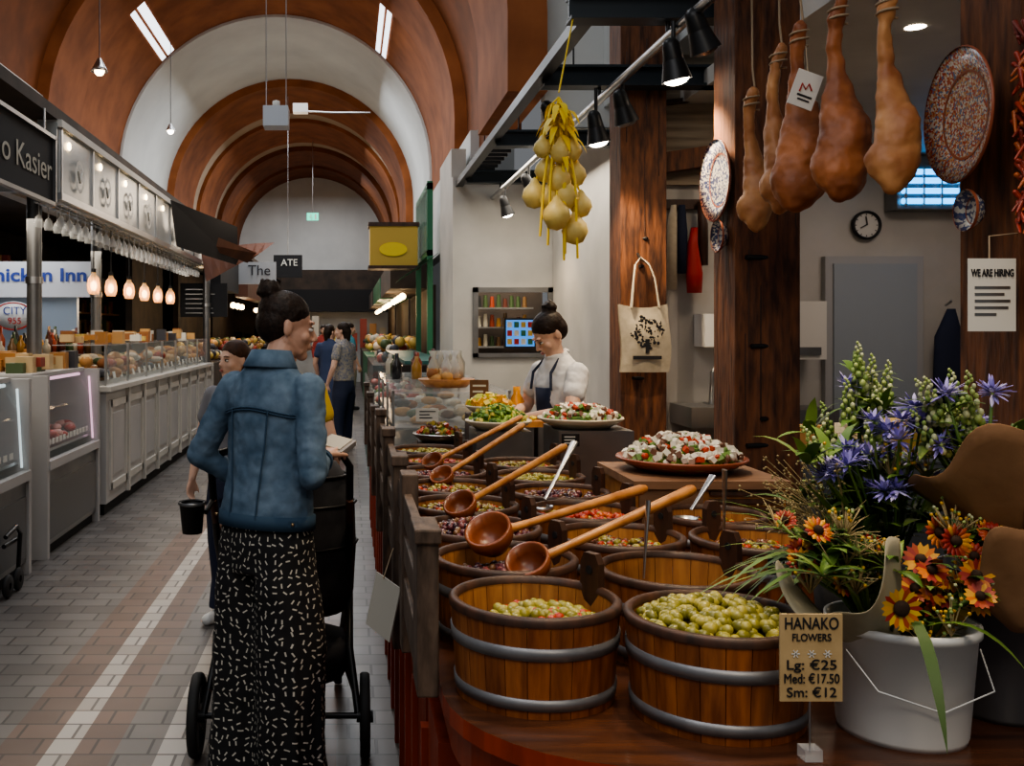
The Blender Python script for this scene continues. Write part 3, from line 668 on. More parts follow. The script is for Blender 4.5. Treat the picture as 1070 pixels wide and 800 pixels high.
# ---------------------------------------------------------------- hams, plates, hangings
def hamleg(x,y,zt,zb,wd,mat,rz=0,tilt=.0):
    b=B(); L=zt-zb; prof=[(.0,.020),(.03,.027),(.07,.030),(.12,.024),(.24,.026),(.34,.036),(.44,.054),(.54,.072),(.64,.084),(.74,.09),(.84,.086),(.92,.068),(.975,.04),(1,.01)]
    rings=[]
    for t,r in prof[::-1]:
        rr=r if t<.3 else r*wd/.09
        rings.append((.030*math.sin(max(0,t-.2)*4.0)+tilt*t*L,.02*math.sin(t*5),-t*L,rr,rr*.72))
    b.T=Matrix.Translation((x,y,zt))@Matrix.Rotation(rz,4,'Z'); b.loft(rings,mat,20)
    b.ell((0.0,-.01,.0),(.024,.018,.03),mat); b.ell((.03+tilt*L*.7,-.02,-.68*L),(wd*.75,wd*.75,wd*1.2),mat,(0,.2,0)); b.ell((-.015+tilt*L*.8,.0,-.82*L),(wd*.72,wd*.7,wd*.9),mat)
    o=b.done('cured_ham',None,.008,3,wrinkle=.018,wsize=.05)
    b=B(); b.tube([(x,y,zt-.06),(x+.012,y,zt+.03),(x+.004,y,zt+.1),(x,y,2.97)],.004,rope,6)
    b.tube([(x+.03*math.cos(a*.7),y+.024*math.sin(a*.7),zt-.06+.003*a) for a in range(18)],.004,rope,6); b.tube([(x,y,2.9),(x+.012,y,2.93),(x+.01,y,2.965),(x-.006,y,2.975)],.005,steel,6)
    b.done('hook_cord',parent=o)
hamleg(1.555,3.84,2.46,1.925,.065,hamf,.4); hamleg(1.555,3.60,2.56,1.96,.072,hamf,.8,-.06); hamleg(1.54,3.4,2.58,1.95,.095,ham,0,-.03)
hamleg(1.55,3.15,2.58,1.95,.090,ham,.3,-.02); hamleg(1.57,2.9,2.52,1.94,.068,hamf,.2,.0)
b=B(); b.bx(1.53,1.58,2.2,4.08,2.97,3.02,black); b.done('ham_rail')
b=B(); b.box((1.50,3.27,2.34),(.085,.004,.12),paper,(0,.35,0)); b.tube([(1.51,3.27,2.39),(1.53,3.33,2.5)],.002,rope,5)
b.tube([(1.48,3.266,2.335),(1.49,3.266,2.36),(1.50,3.266,2.34),(1.512,3.266,2.358),(1.52,3.266,2.335)],.003,redp,5); b.box((1.496,3.266,2.318),(.05,.002,.006),ink,(0,.35,0)); b.box((1.492,3.266,2.305),(.04,.002,.005),ink,(0,.35,0)); b.done('ham_tag')
def wplate(x,y,z,r,mat,rot):
    b=B(); b.lathe((x,y,z),[(0,.0),(r*.6,0),(r*.7,.006),(r,.03),(r,.034),(r*.68,.012),(r*.55,.008),(0,.008)],mat,40,rot=rot)
    b.lathe((x,y,z),[(r*.99,.028),(r*1.01,.032),(r*.99,.036)],terr,40,rot=rot); b.lathe((x,y,z),[(r*.62,.0115),(r*.66,.0125)],terr,40,rot=rot); b.done('decorative_plate')
wplate(1.66,2.66,2.125,.180,platem,(0,-PI/2,-.10)); wplate(1.67,2.64,1.868,.056,plateb,(0,-PI/2,-.05))
wplate(1.595,4.25,2.19,.175,plateb,(0,-PI/2,0)); wplate(1.595,4.22,1.95,.07,plateb,(0,-PI/2,0))
X=1.635
b=B(); b.box((X,2.53,1.64),(.12,.005,.185),paper)
for i in range(5): b.bx(X-.045,X+[.045,.03,.045,.04,.01][i],2.5265,2.528,1.655-i*.017,1.662-i*.017,dsteel)
o=b.done('hiring_notice'); 
text('lettering','WE ARE HIRING',(X,2.526,1.695),.026,ink,o,width=.108,bold=.0006)
b=B(); b.tube([(X,2.54,1.73),(X,2.54,1.79),(X+.09,2.56,1.80)],.002,rope,5); b.done('cord',parent=o)
b=B(); b.box((1.755,2.46,1.67),(.14,.01,.17),M('orange_frame',(.5,.25,.1),.6)); b.box((1.755,2.452,1.67),(.12,.006,.15),black); b.tube([(1.755,2.46,1.75),(1.755,2.56,1.80)],.003,rope,5); b.done('framed_chalkboard')
b=B()
for i in range(170):
    z=R(1.80,2.32); b.capsule((1.69+R(-.03,.03),2.47+R(-.02,.02),z),(1.69+R(-.05,.05),2.46+R(-.03,.02),z-R(.03,.06)),.007,.003,chili,6)
b.tube([(1.69,2.48,1.78),(1.69,2.48,2.6),(1.74,2.56,2.62)],.005,rope,6); b.done('dried_chili_string')
b=B(); X,Y=.93,4.4
for (dx,z,r) in [(-.10,2.15,.056),(-.05,2.26,.052),(-.02,2.05,.062),(.07,1.99,.06),(.03,2.14,.056),(.08,2.24,.05),(0,2.33,.048),(-.075,2.35,.042),(.055,2.34,.045),(0,2.21,.055),(-.04,2.13,.05),(.10,2.10,.05)]:
    yy=Y+R(-.05,.05); b.lathe((X+dx,yy,z),[(0,-r*1.05),(r*.6,-r*.85),(r,-r*.1),(r*.85,r*.5),(r*.4,r*1.0),(r*.25,r*1.3),(0,r*1.5)],netb,16)
    b.tube([(X+dx,yy,z+r),(X+dx*.4,Y,z+.2),(X,Y,2.58)],.005,ribb,6)
for i in range(60):
    a=R(0,6.28); b.blade((X,Y,2.46+R(-.1,.08)),(math.cos(a),math.sin(a),R(-.4,1)),R(.08,.19),.03,ribb,1.4,6)
for i in range(5): x=R(-.1,.1); b.tube([(X+x*.3,Y,2.5),(X+x,Y-.05,2.2),(X+x*1.2,Y-.04,R(1.85,2.0))],.006,ribb,5)
b.tube([(X,Y,2.6),(X+.08,Y+.08,2.95)],.004,ribb,6); b.done('hanging_gourd_bunch')
b=B(); x0,x1,z0,z1=1.56,1.84,1.31,1.70; y=5.72
n=8; vs=[]
for side in (-1,1):
    for j in range(n+1):
        for i in range(n+1):
            u=i/n;v=j/n; vs.append((x0+(x1-x0)*u+.01*math.sin(v*5),y+side*(.012+.045*math.sin(PI*u)*math.sin(PI*min(1,v*1.0+.1)))+.008*math.sin(u*9+v*4),z0+(z1-z0)*v-.02*math.sin(PI*u)*(v>0.9)))
fs=[]
for s_ in range(2):
    o_=s_*(n+1)**2
    for j in range(n):
        for i in range(n): k=o_+j*(n+1)+i; fs.append((k,k+1,k+n+2,k+n+1))
b.add(vs,fs,canvas_,True)
for dx in (-.0,.02): b.tube([(1.62,5.69+dx,1.68),(1.64,5.72,1.85),(1.66,5.76,1.93),(1.70,5.8,1.97),(1.74,5.76,1.93),(1.76,5.72,1.85),(1.78,5.69+dx,1.68)],.016,canvas_,6,flat=.3)
for i in range(90):
    a=R(0,6.28); q=math.sqrt(R(0,1)); b.ell((1.70+q*.095*math.cos(a),5.655,1.54+q*.095*math.sin(a)),(R(.003,.011),.003,R(.003,.011)),ink,None,6,4)
b.bx(1.69,1.71,5.652,5.665,1.42,1.5,ink); b.bx(1.62,1.78,5.652,5.665,1.385,1.405,ink)
b.tube([(1.7,5.8,1.97),(1.7,5.85,2.0)],.008,black); b.done('tote_bag')
b=B(); b.loft([(2.12,6.1,1.78,.045,.035),(2.12,6.1,1.9,.05,.04),(2.11,6.1,2.08,.03,.03),(2.12,6.1,2.18,.02,.02)],redp)
b.loft([(2.05,6.12,1.9,.03,.03),(2.05,6.12,2.15,.035,.03),(2.05,6.12,2.32,.02,.02)],navy); b.loft([(2.18,6.12,1.95,.03,.03),(2.18,6.12,2.2,.03,.03),(2.16,6.12,2.34,.015,.02)],darkwood); b.loft([(1.99,6.12,1.8,.03,.02),(1.99,6.12,2.2,.03,.03),(2.0,6.12,2.32,.015,.02)],canvas_); b.bx(1.95,2.25,6.16,6.19,2.3,2.36,darkwood); b.done('hanging_aprons')
b=B()
for (z,h) in [(2.62,.16),(2.42,.12)]: b.bx(2.03,2.05,7.3,7.7,z,z+h,card)
b.done('framed_notice')
b=B(); b.tube([(2.2,6.15,1.1),(2.2,6.05,1.1),(2.2,6.02,1.3),(2.2,5.95,1.35),(2.2,5.9,1.25)],.012,steel); b.bx(2.0,2.5,5.8,6.19,.98,1.1,steel); b.bx(2.15,2.4,6.0,6.19,1.45,1.65,bucketw); b.done('wash_basin')
# ---------------------------------------------------------------- left side
b=B(); cwm=M('panel_white',(.48,.47,.46),.5,c2=(.40,.39,.385),ns=1.5)
b.bx(-2.6,-2.02,8.3,14.55,.1,1.04,cwm); b.bx(-2.62,-1.97,8.25,14.55,1.04,1.08,white); b.bx(-2.55,-2.05,8.35,14.5,0,.1,blackm)
y=8.4
while y<14.2:
    w_=.62
    for (y0,y1,z0,z1) in ((y,y+w_,.9,.96),(y,y+w_,.2,.26),(y,y+.05,.2,.96),(y+w_-.05,y+w_,.2,.96)): b.bx(-2.02,-2.0,y0,y1,z0,z1,white)
    b.bx(-2.025,-2.008,y+.1,y+w_-.1,.32,.84,cwm); b.bx(-2.02,-1.985,y+w_+.01,y+w_+.06,.1,1.04,white); y+=.7
b.done('panelled_counter')
b=B()
b.bx(-2.5,-2.1,8.4,14.4,1.08,1.12,steel); 
for i in range(170): 
    y=R(8.4,14.4); b.ell((-2.3+R(-.15,.2),y,1.16+R(0,.14)),(R(.04,.09),R(.04,.1),R(.03,.06)),random.choice([breadm,goodsm,breadm]),(0,0,R(0,3)),7,5)
for i in range(22): y=8.5+i*.26; b.box((-2.06,y,1.16),(.006,.08,.06),paper,(0,-.2,0))
b.bx(-2.05,-2.045,8.4,14.4,1.08,1.42,glass); b.bx(-2.5,-2.04,8.4,14.4,1.42,1.428,clear)
for i in range(8): b.bx(-2.06,-2.04,8.4+i*.85,8.42+i*.85,1.08,1.43,steel)
for i in range(40): b.box((R(-2.45,-2.15),8.5+i*.146,1.46+R(0,.05)),(.1,.09,R(.04,.14)),random.choice([goodsm,breadm,paper]))
b.done('bakery_display')
b=B()
for i in range(60): h=R(.15,.3); y=R(8.6,11.4); x=R(-3.4,-2.8); b.lathe((x,y,1.3),[(0,0),(.04,0),(.04,h*.6),(.015,h*.8),(.015,h),(0,h)],bottlem,8)
b.bx(-3.5,-2.75,8.5,11.5,0,1.3,dark)
b.done('bottle_shelf')
b=B()
for k in range(4):
    b.bx(-5.0,-4.6,12.4,20,1.0+k*.42,1.03+k*.42,ladlew)
    for i in range(40): h=R(.15,.3); b.box((-4.7,12.5+i*.18,1.03+k*.42+h/2),(.15,.12,h),random.choice([goodsm,bottlem]))
b.done('back_shelf')
fm2=M('fridge_front',(.12,.125,.13),.3,.6)
def fridge(y0,y1,glow):
    b=B(); x=-2.05
    b.bx(-2.75,x,y0,y1,.08,.62,dsteel); b.bx(-2.7,x-.03,y0,y1,0,.08,blackm); b.bx(x,x+.012,y0+.05,y1-.05,.12,.5,fm2); b.bx(x-.02,x+.03,y0,y1,.60,.66,cwm)
    b.bx(-2.78,x+.02,y0-.03,y0+.02,.0,1.24,cwm); b.bx(-2.78,x+.02,y1-.02,y1+.03,.0,1.24,cwm)
    b.bx(-2.75,x-.1,y0,y1,1.22,1.25,cwm); b.bx(-2.75,-2.70,y0,y1,.6,1.22,white)
    vs=[(x+.02,y0,.66),(x+.02,y1,.66),(x-.03,y1,1.0),(x-.03,y0,1.0),(x-.1,y1,1.22),(x-.1,y0,1.22)]; b.add(vs,[(0,1,2,3),(3,2,4,5)],glass)
    b.bx(-2.7,x-.05,y0,y1,.7,.72,steel); b.bx(-2.7,-2.3,y0,y1,.95,.96,clear)
    b.cyl((x-.13,y0+.05,1.2),(x-.13,y1-.05,1.2),.012,.012,glow,8); b.cyl((x-.02,y0+.04,.68),(x-.05,y0+.04,1.18),.008,.008,glow,8); b.cyl((x-.02,y1-.04,.68),(x-.05,y1-.04,1.18),.008,.008,glow,8)
    for i in range(60): b.ell((R(-2.65,x-.1),R(y0+.05,y1-.05),.76+R(0,.05)),(R(.04,.07),R(.04,.07),.03),meatm,(0,0,R(0,3)),8,5)
    for i in range(14): b.box((x-.06,y0+.1+i*(y1-y0)/15,.76),(.005,.06,.04),paper)
    for i in range(34): b.box((R(-2.6,-2.2),R(y0+.1,y1-.1),1.28+R(0,.06)),(.12,.1,R(.05,.16)),random.choice([goodsm,breadm]))
    b.done('refrigerated_display')
fridge(6.75,8.1,pinkl); fridge(4.7,6.35,M('tube_white',(.8,.95,1),.4,em=.7))
b=B()
for zz in (.05,.3): b.tube([(-1.99,5.75,zz),(-1.99,5.95,zz)],.014,black)
b.tube([(-1.97,5.72,.36),(-1.95,5.85,.4),(-1.96,5.95,.34),(-1.98,5.97,.1)],.014,black)
for y in (5.76,5.94): b.lathe((-1.97,y,.07),[(.02,-.015),(.06,-.015),(.07,0),(.06,.015),(.02,.015)],rubber,20,rot=(0,PI/2,0))
b.done('floor_trolley')
for (x,d,z0) in ((-2.35,7.45,1.26),(-2.66,10.5,0),(-2.1,14.75,0)):
    b=B(); b.cyl((x,d,z0),(x,d,2.98),.055,.055,dsteel,20); b.cyl((x,d,1.9),(x,d,1.95),.065,.065,steel,20); b.done('steel_column')
b=B(); fm=M('fascia_white',(.42,.44,.43),.25,c2=(.30,.32,.31),ns=1)
b.bx(-2.12,-2.0,6.85,14.4,2.47,2.98,fm); b.bx(-2.14,-1.97,6.85,14.4,2.95,3.0,white); b.bx(-2.14,-1.97,6.85,14.4,2.45,2.5,steel); b.bx(-3.5,-2.0,6.83,6.87,2.5,2.98,fm)
for i in range(9): b.bx(-2.0,-1.985,6.9+i*.85,6.93+i*.85,2.5,2.95,steel)
for i in range(8): b.ell((-1.99,7.1+i*.9,2.86),(.012,.03,.03),bulb,None,8,5)
o=b.done('fascia_sign')
for i in range(4):
    y=7.35+i*.85; q=B(); q.lathe((-1.985,y,2.68),[(.09,.004),(.12,.004)],paper,24,rot=(0,PI/2,0)); q.tube([(-1.98,y-.05,2.72),(-1.98,y,2.64),(-1.98,y+.05,2.72)],.008,paper,6); q.done('stand_in_mark',parent=o)
b=B(); b.box((-1.985,6.06,2.61),(.03,1.15,.42),blackm,(0,0,0)); 
for z in (2.39,2.83): b.box((-1.97,6.06,z),(.04,1.2,.025),dsteel)
for y in (5.47,6.65): b.box((-1.97,y,2.61),(.04,.025,.46),dsteel)
for y in (5.6,6.5): b.cyl((-1.985,y,2.84),(-1.985,y,3.0),.008,.008,steel,6)
o=b.done('shop_sign'); text('lettering','o Kasier',(-1.965,6.12,2.6),.22,paperd,o,rot=(PI/2,0,PI/2),width=.95)
b=B(); 
for i in range(60):
    y=6.95+i*.11; x=-2.1+(.06 if i%2 else -.06)
    b.lathe((x,y,2.27),[(.03,.17),(.028,.17),(.004,.16),(.004,.09),(.02,.075),(.034,.04),(.03,0)],clear,10)
for x in (-2.18,-2.1,-2.02): b.bx(x,x+.01,6.9,13.6,2.435,2.447,steel)
b.done('hanging_wine_glasses')
def pendant(x,y,z):
    b=B(); b.tube([(x,y,2.44),(x,y,z+.13)],.005,black,6)
    b.lathe((x,y,z),[(.018,.13),(.022,.10),(.045,.07),(.056,.02),(.054,-.03),(.038,-.065),(.034,-.065),(.050,-.03),(.052,.02),(.042,.065)],amber,16); b.ell((x,y,z+.005),(.028,.028,.042),bulb,None,10,6); b.cyl((x,y,z+.08),(x,y,z+.15),.02,.02,black,10); b.done('pendant_lamp')
for (px,d) in ((98,8.4),(116,8.9),(135,9.6),(151,10.3),(165,11.0),(178,11.6)):
    pendant((px-364)*d/1040,d,1.92)
b=B(); b.bx(-4.9,-3.1,12.0,12.05,1.95,2.38,M('board_white',(.62,.63,.66),.4,em=.06)); b.bx(-4.9,-3.3,12.1,12.2,.9,1.95,M('wall_blue_lit',(.3,.36,.44),.3,em=.08))  # board and wall below glow faintly; blue-white light put into the wall colour
o=b.done('shop_sign'); text('lettering','Chicken Inn',(-3.80,11.985,2.21),.22,blue,o,width=1.3,bold=.006)
b=B(); b.lathe((-4.0,11.9,1.72),[(0,.02),(.25,.02),(.25,0)],M('oval_white',(.6,.6,.6),.5),32,rot=(PI/2,0,0),sc=(1,.7)); b.lathe((-4.0,11.895,1.72),[(.22,.02),(.24,.02)],redp,32,rot=(PI/2,0,0),sc=(1,.7)); o=b.done('oval_sign')
text('lettering','CITY',(-3.98,11.87,1.78),.13,blue,o); text('lettering','955',(-3.98,11.87,1.66),.11,redp,o)
b=B(); b.bx(-2.5,-1.8,14.8,14.85,1.75,2.25,blackm)
for i in range(6): b.bx(-2.42,R(-2.1,-1.88),14.79,14.8,2.15-i*.07,2.165-i*.07,dsteel)
b.done('menu_board')
b=B(); brn=M('canopy_brown',(.14,.055,.03),.6,c2=(.08,.03,.02),ns=4)
b.poly([(-1.95,10.9,2.98),(-1.45,13.0,2.90),(-1.48,13.4,2.42),(-1.95,11.3,2.50)],blackm)
vs=[];n=8
for i in range(n+1):
    t=i/n; vs+=[(-2.0+1.0*t,13.5,2.62+.12*math.sin(t*PI*.5)),( -1.9+.75*t,13.3,2.2+.40*t*t+.1*math.sin(t*PI))]
b.add(vs,[(2*i,2*i+1,2*i+3,2*i+2) for i in range(n)],brn)
b.poly([(-1.95,11.9,2.62),(-1.35,13.3,2.45),(-1.2,13.4,2.58),(-1.9,11.9,2.8)],brn)
b.done('stall_canopy')
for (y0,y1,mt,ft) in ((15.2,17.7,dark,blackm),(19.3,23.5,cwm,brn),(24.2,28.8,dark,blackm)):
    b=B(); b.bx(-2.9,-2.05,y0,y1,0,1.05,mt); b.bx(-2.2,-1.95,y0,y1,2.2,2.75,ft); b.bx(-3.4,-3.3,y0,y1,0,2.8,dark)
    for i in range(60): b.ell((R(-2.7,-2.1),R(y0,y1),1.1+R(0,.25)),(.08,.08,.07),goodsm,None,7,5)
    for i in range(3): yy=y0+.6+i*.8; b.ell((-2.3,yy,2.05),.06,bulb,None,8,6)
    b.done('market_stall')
b=B(); b.bx(-1.42,-.88,18.9,19,2.55,2.98,blackm); b.cyl((-1.15,18.95,2.98),(-1.15,18.95,6.0),.006,.006,steel,6); o=b.done('hanging_sign'); text('lettering','ATE',(-1.12,18.88,2.83),.18,paper,o)
b=B(); b.bx(-2.1,-1.3,17.9,18,2.38,2.78,M('sign_grey',(.25,.27,.30),.5)); o=b.done('hanging_sign')
text('lettering','The',(-1.6,17.88,2.62),.26,ink,o)
b=B(); b.bx(-1.0,-.72,24,24.03,4.2,4.38,exitg); b.cyl((-.86,24,4.38),(-.86,24,6.1),.01,.01,steel,6); o=b.done('exit_sign')
b2=B(); b2.ell((-.9,23.98,4.34),(.015,.004,.015),paper); b2.tube([(-.9,23.98,4.32),(-.92,23.98,4.27),(-.87,23.98,4.24),(-.89,23.98,4.21)],.01,paper,5); b2.tube([(-.94,23.98,4.3),(-.86,23.98,4.29)],.008,paper,5);b2.bx(-.81,-.77,23.975,23.98,4.22,4.35,paper); b2.done('pictogram',parent=o)
b=B(); b.bx(-.68,-.48,7.92,8.12,3.18,3.34,M('unit_grey',(.5,.53,.58),.4)); b.cyl((-.66,8,3.34),(-.66,8,5.9),.005,.005,steel,6); b.cyl((-.50,8,3.34),(-.50,8,5.9),.005,.005,steel,6); b.lathe((-.58,8,3.34),[(0,0),(.03,0),(.03,.05),(0,.06)],paper,12)
b.done('hanging_wifi_unit')
b=B(); b.cyl((-.2,13.5,4.5),(.3,13.5,4.5),.012,.012,steel,6); b.bx(-.75,-.55,13.45,13.6,4.5,4.62,bucketw); b.cyl((-.6,13.5,4.52),(-.2,13.5,4.5),.012,.012,steel,6); b.done('security_camera')
b=B(); b.lathe((-2.6,10.4,4.25),[(.02,.14),(.06,.06),(.09,0),(.08,0),(.05,.05)],steel,16); b.ell((-2.6,10.4,4.26),.055,bulb,None,10,6); b.cyl((-2.6,10.4,4.4),(-2.6,10.4,5.4),.005,.005,black,6); b.done('pendant_lamp')
b=B(); b.lathe((-2.5,14.0,4.35),[(.02,.1),(.05,.04),(.07,0)],steel,16); b.ell((-2.5,14.0,4.35),.045,bulbw,None,10,6); b.cyl((-2.5,14,4.4),(-2.5,14,5.6),.005,.005,black,6); b.done('pendant_lamp')
b=B(); b.bx(.95,1.02,12,12.07,0,3.35,green); b.bx(.95,1.02,13.93,14,0,3.3,green); b.bx(.95,1.02,12,14,2.45,2.52,green); b.bx(.95,1.02,12,14,3.25,3.33,green); b.bx(.94,.95,12.05,14,2.5,3.28,glass)
for i in range(5): b.bx(.95,.98,12.3+i*.35,12.34+i*.35,2.5,3.3,green)
vs=[(.6,11.4,2.15),(.6,12.8,2.15),(1.05,12.8,2.45),(1.05,11.4,2.45)]; b.add(vs,[(0,1,2,3)],green); b.done('green_stall_frame')
b=B(); b.bx(.28,.9,12.9,13.3,2.38,2.92,yellow); b.bx(.26,.92,12.88,13.32,2.90,2.95,darkwood); b.bx(.26,.92,12.88,13.32,2.35,2.39,darkwood)
b.lathe((.58,12.89,2.6),[(0,.01),(.18,.01)],ribb,24,rot=(PI/2,0,0),sc=(1,.5)); b.done('yellow_box_sign')
b=B(); b.bx(.22,.9,8.8,13.5,0,.75,teal); vs=[]
for i in range(7):
    a=PI/2*i/6; vs+=[(.55-.33*math.cos(a),8.8,.75+.5*math.sin(a)),(.55-.33*math.cos(a),13.5,.75+.5*math.sin(a))]
b.add(vs,[(2*i,2*i+1,2*i+3,2*i+2) for i in range(6)],glass,True); b.bx(.5,.9,8.8,13.5,1.25,1.28,teal)
for i in range(80): b.ell((R(.32,.8),R(8.9,13.4),.8+R(0,.1)),(.06,.06,.04),random.choice([saladm,meatm,cream]),None,7,5)
for i in range(9): b.bx(.215,.235,8.9+i*.5,8.93+i*.5,.1,1.0,steel)
b.done('curved_glass_counter')
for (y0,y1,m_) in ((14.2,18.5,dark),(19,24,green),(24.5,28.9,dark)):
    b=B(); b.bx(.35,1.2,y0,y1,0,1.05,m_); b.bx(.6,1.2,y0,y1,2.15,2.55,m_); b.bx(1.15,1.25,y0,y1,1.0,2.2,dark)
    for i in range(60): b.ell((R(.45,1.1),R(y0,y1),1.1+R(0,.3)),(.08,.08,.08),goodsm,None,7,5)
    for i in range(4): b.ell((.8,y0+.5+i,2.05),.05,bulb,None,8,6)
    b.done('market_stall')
# ---------------------------------------------------------------- people
def V(*a): return Vector(a)
def hand(b,w_,d,nrm,mat,ts=1,curl=.5,sc=1.0):
    w_=Vector(w_); d=Vector(d).normalized(); nrm=Vector(nrm); nrm=(nrm-d*nrm.dot(d)).normalized(); s=d.cross(nrm)*ts
    for k in (-.022,-.008,.008,.022): b.capsule(w_+d*.01*sc+s*k*.7*sc,w_+d*.08*sc+s*k*1.25*sc,.014*sc,.012*sc,mat,8)
    for k,l in zip((-.032,-.011,.011,.031),(.058,.074,.078,.070)):
        p=w_+d*.084*sc+s*k*sc; dd=d+s*k*1.5
        for j,q in enumerate((.45,.32,.23)):
            ang=curl*(.5+j*.9); v=(dd.normalized()*math.cos(ang)+nrm*math.sin(ang)); p2=p+v*l*q*1.25*sc; b.capsule(p,p2,(.0088-.0008*j)*sc,(.008-.0008*j)*sc,mat,8); p=p2
    p=w_+d*.025*sc+s*.024*sc; v=(d*.75+s*.6+nrm*.25).normalized(); p2=p+v*.045*sc; b.capsule(p,p2,.013*sc,.010*sc,mat,8); v=(d*.95+s*.2+nrm*.4).normalized(); b.capsule(p2,p2+v*.035*sc,.010*sc,.008*sc,mat,8)
def person(name,x,y,hd,yaw,H=1.68,top=denim,bottom=None,skin=skinm,hair=hairm,shoes=blackm,L=None,Rr=None,long=True,bun=True,wide=.0,pitch=0,roll=0,lean=0,vox=.009,skirt=False,apron=None,topz=.90,hemband=None,hf=.02,curl=.55,wr_=.0):
    k=H/1.68; e=empty(name); base=Matrix.Translation((x,y,0))@Matrix.Rotation(-hd,4,'Z')@Matrix.Scale(k,4)
    up=base@Matrix.Translation((0,0,.95))@Matrix.Rotation(-lean,4,'X')@Matrix.Translation((0,0,-.95))
    b=B(); b.T=up; sw=.165
    b.loft([(0,0,topz,.175,.128),(0,0,topz+.06,.170,.124),(0,0,1.08,.155,.112),(0,.005,1.2,.165,.12),(0,.0,1.29,.172,.118),(0,-.008,1.345,.165,.098),(0,-.01,1.39,.13,.08),(0,-.012,1.425,.085,.065),(0,-.012,1.45,.060,.056)],top,24)
    b.tube([(.062*math.cos(a*PI/6),-.008+.062*math.sin(a*PI/6),1.445-.012*math.sin(a*PI/6)) for a in range(13)],.008,top,8)
    sh=[V(-sw,-.01,1.345),V(sw,-.01,1.345)]
    arms=[L or (V(-.25,.0,1.08),V(-.24,.1,.86),V(0,.3,-1)),Rr or (V(.25,.0,1.08),V(.24,.1,.86),V(0,.3,-1))]
    for s0,(el,wr,hdn) in zip(sh,arms):
        if long:
            b.capsule(s0,el,.056,.047,top,14); b.capsule(el,wr.lerp(el,.2),.047,.037,top,14)
            for t in (.12,.3): p=el.lerp(s0,t); b.ell(p,.051,top)
        else: b.capsule(s0,s0.lerp(el,.50),.060,.060,top,14)
    b.done('top_garment',e,vox*k*.8,3,wrinkle=wr_,wsize=.045)
    if long and hemband:
        b=B(); b.T=up
        n=20; vs=[]
        for (rx,ry,z,cy) in ((.064,.060,1.470,-.012),(.070,.066,1.474,-.014),(.098,.086,1.418,-.018),(.094,.082,1.414,-.018)):
            for j in range(n+1): a=-PI*1.30+ (PI*1.6)*j/n; vs.append((rx*math.cos(a),cy+ry*math.sin(a),z-(.02 if abs(j-n/2)>n*.42 else 0)))
        b.add(vs,[(r_*(n+1)+j,r_*(n+1)+j+1,(r_+1)*(n+1)+j+1,(r_+1)*(n+1)+j) for r_ in range(3) for j in range(n)],top,True)
        b.loft([(0,0,topz-.015,.182,.134),(0,0,topz+.03,.181,.133)],hemband,28)
        def ring(z,rx,ry,a0,a1): b.tube([(rx*math.cos(a),ry*math.sin(a),z+.01*math.sin(a*3)) for a in [a0+(a1-a0)*i/14 for i in range(15)]],.003,hemband,5)
        ring(1.27,.176,.121,PI+.3,2*PI-.3); ring(1.262,.176,.121,PI+.3,2*PI-.3)
        for sx in (-.07,.07): b.tube([(sx*1.1,-.113,1.27),(sx,-.112,1.15),(sx*.8,-.118,1.0),(sx*.8,-.126,.92)],.003,hemband,5)
        for s0,(el,wr,hdn) in zip(sh,arms): q=wr.lerp(el,.18); b.cyl(q.lerp(el,.16),q,.043,.042,hemband,14)
        for s_ in(-1,1): b.box((s_*.16,-.06,topz+.01),(.03,.004,.02),hemband,(0,0,s_*.9)); b.ell((s_*.166,-.068,topz+.01),.006,stud,None,8,5)
        b.done('garment_trim',e)
    b=B(); b.T=base; bm=bottom or navy
    if skirt:
        b.loft([(0,0,.32,.24,.2),(0,0,.6,.21,.17),(0,0,.85,.18,.14),(0,0,1.02,.15,.11)],bm)
    else:
        w1=.085+wide*.75; w0=.062+wide
        b.loft([(0,0,.74,.168,.125),(0,0,.84,.176,.130),(0,0,.95,.158,.118),(0,0,1.04,.145,.105)],bm,24)
        for s_ in(-1,1):
            b.loft([(s_*.105,s_*.02,.02 if wide else .08,w0,w0*1.05),(s_*.10,0,.25,w0*.96,w0),(s_*.095,.01,.48,w1*.95,w1),(s_*.088,0,.70,.098,.118),(s_*.08,0,.84,.09,.11)],bm,20)
            if wide:
                for j in range(7):
                    a=j*.9+s_; b.tube([(s_*.105+w0*math.cos(a)*.97,w0*math.sin(a)*.97,.02),(s_*.1+w1*math.cos(a)*.85,w1*math.sin(a)*.85,.5),(s_*.08+.09*math.cos(a),.1*math.sin(a),.8)],[.016,.012,.004],bm,6)
    b.done('lower_garment',e,vox*k,3,wrinkle=wr_,wsize=.12)
    b=B(); b.T=base
    for s_ in(-1,1):
        b.capsule((s_*.10,-.06,.04),(s_*.115,.13,.03),.04,.034,shoes,12); 
        if skirt: b.capsule((s_*.09,0,.5),(s_*.1,-.03,.08),.055,.034,skin,10)
    b.done('shoes',e)
    b=B(); b.T=up
    b.capsule((0,-.012,1.36),(0,hf-.005,1.52),.054,.047,skin,14)
    for i,(s0,(el,wr,hdn)) in enumerate(zip(sh,arms)):
        if long: b.capsule(wr.lerp(el,.25),wr,.030,.024,skin,12)
        else: b.capsule(s0.lerp(el,.3),el,.045,.038,skin,12); b.capsule(el,el.lerp(wr,.35),.038,.037,skin,12); b.capsule(el.lerp(wr,.35),wr,.037,.024,skin,12)
        hn=V(1,0,.3) if i==0 else V(-1,0,.3)
        hand(b,wr,hdn,hn if abs(hdn.z)>.6 else V(0,0,-1),skin,ts=1 if i==0 else -1,curl=curl,sc=.95)
    HT=up@Matrix.Translation((0,hf,1.555))@Matrix.Rotation(-(yaw-hd),4,'Z')@Matrix.Rotation(roll,4,'Y')@Matrix.Rotation(-pitch,4,'X')
    b.T=HT
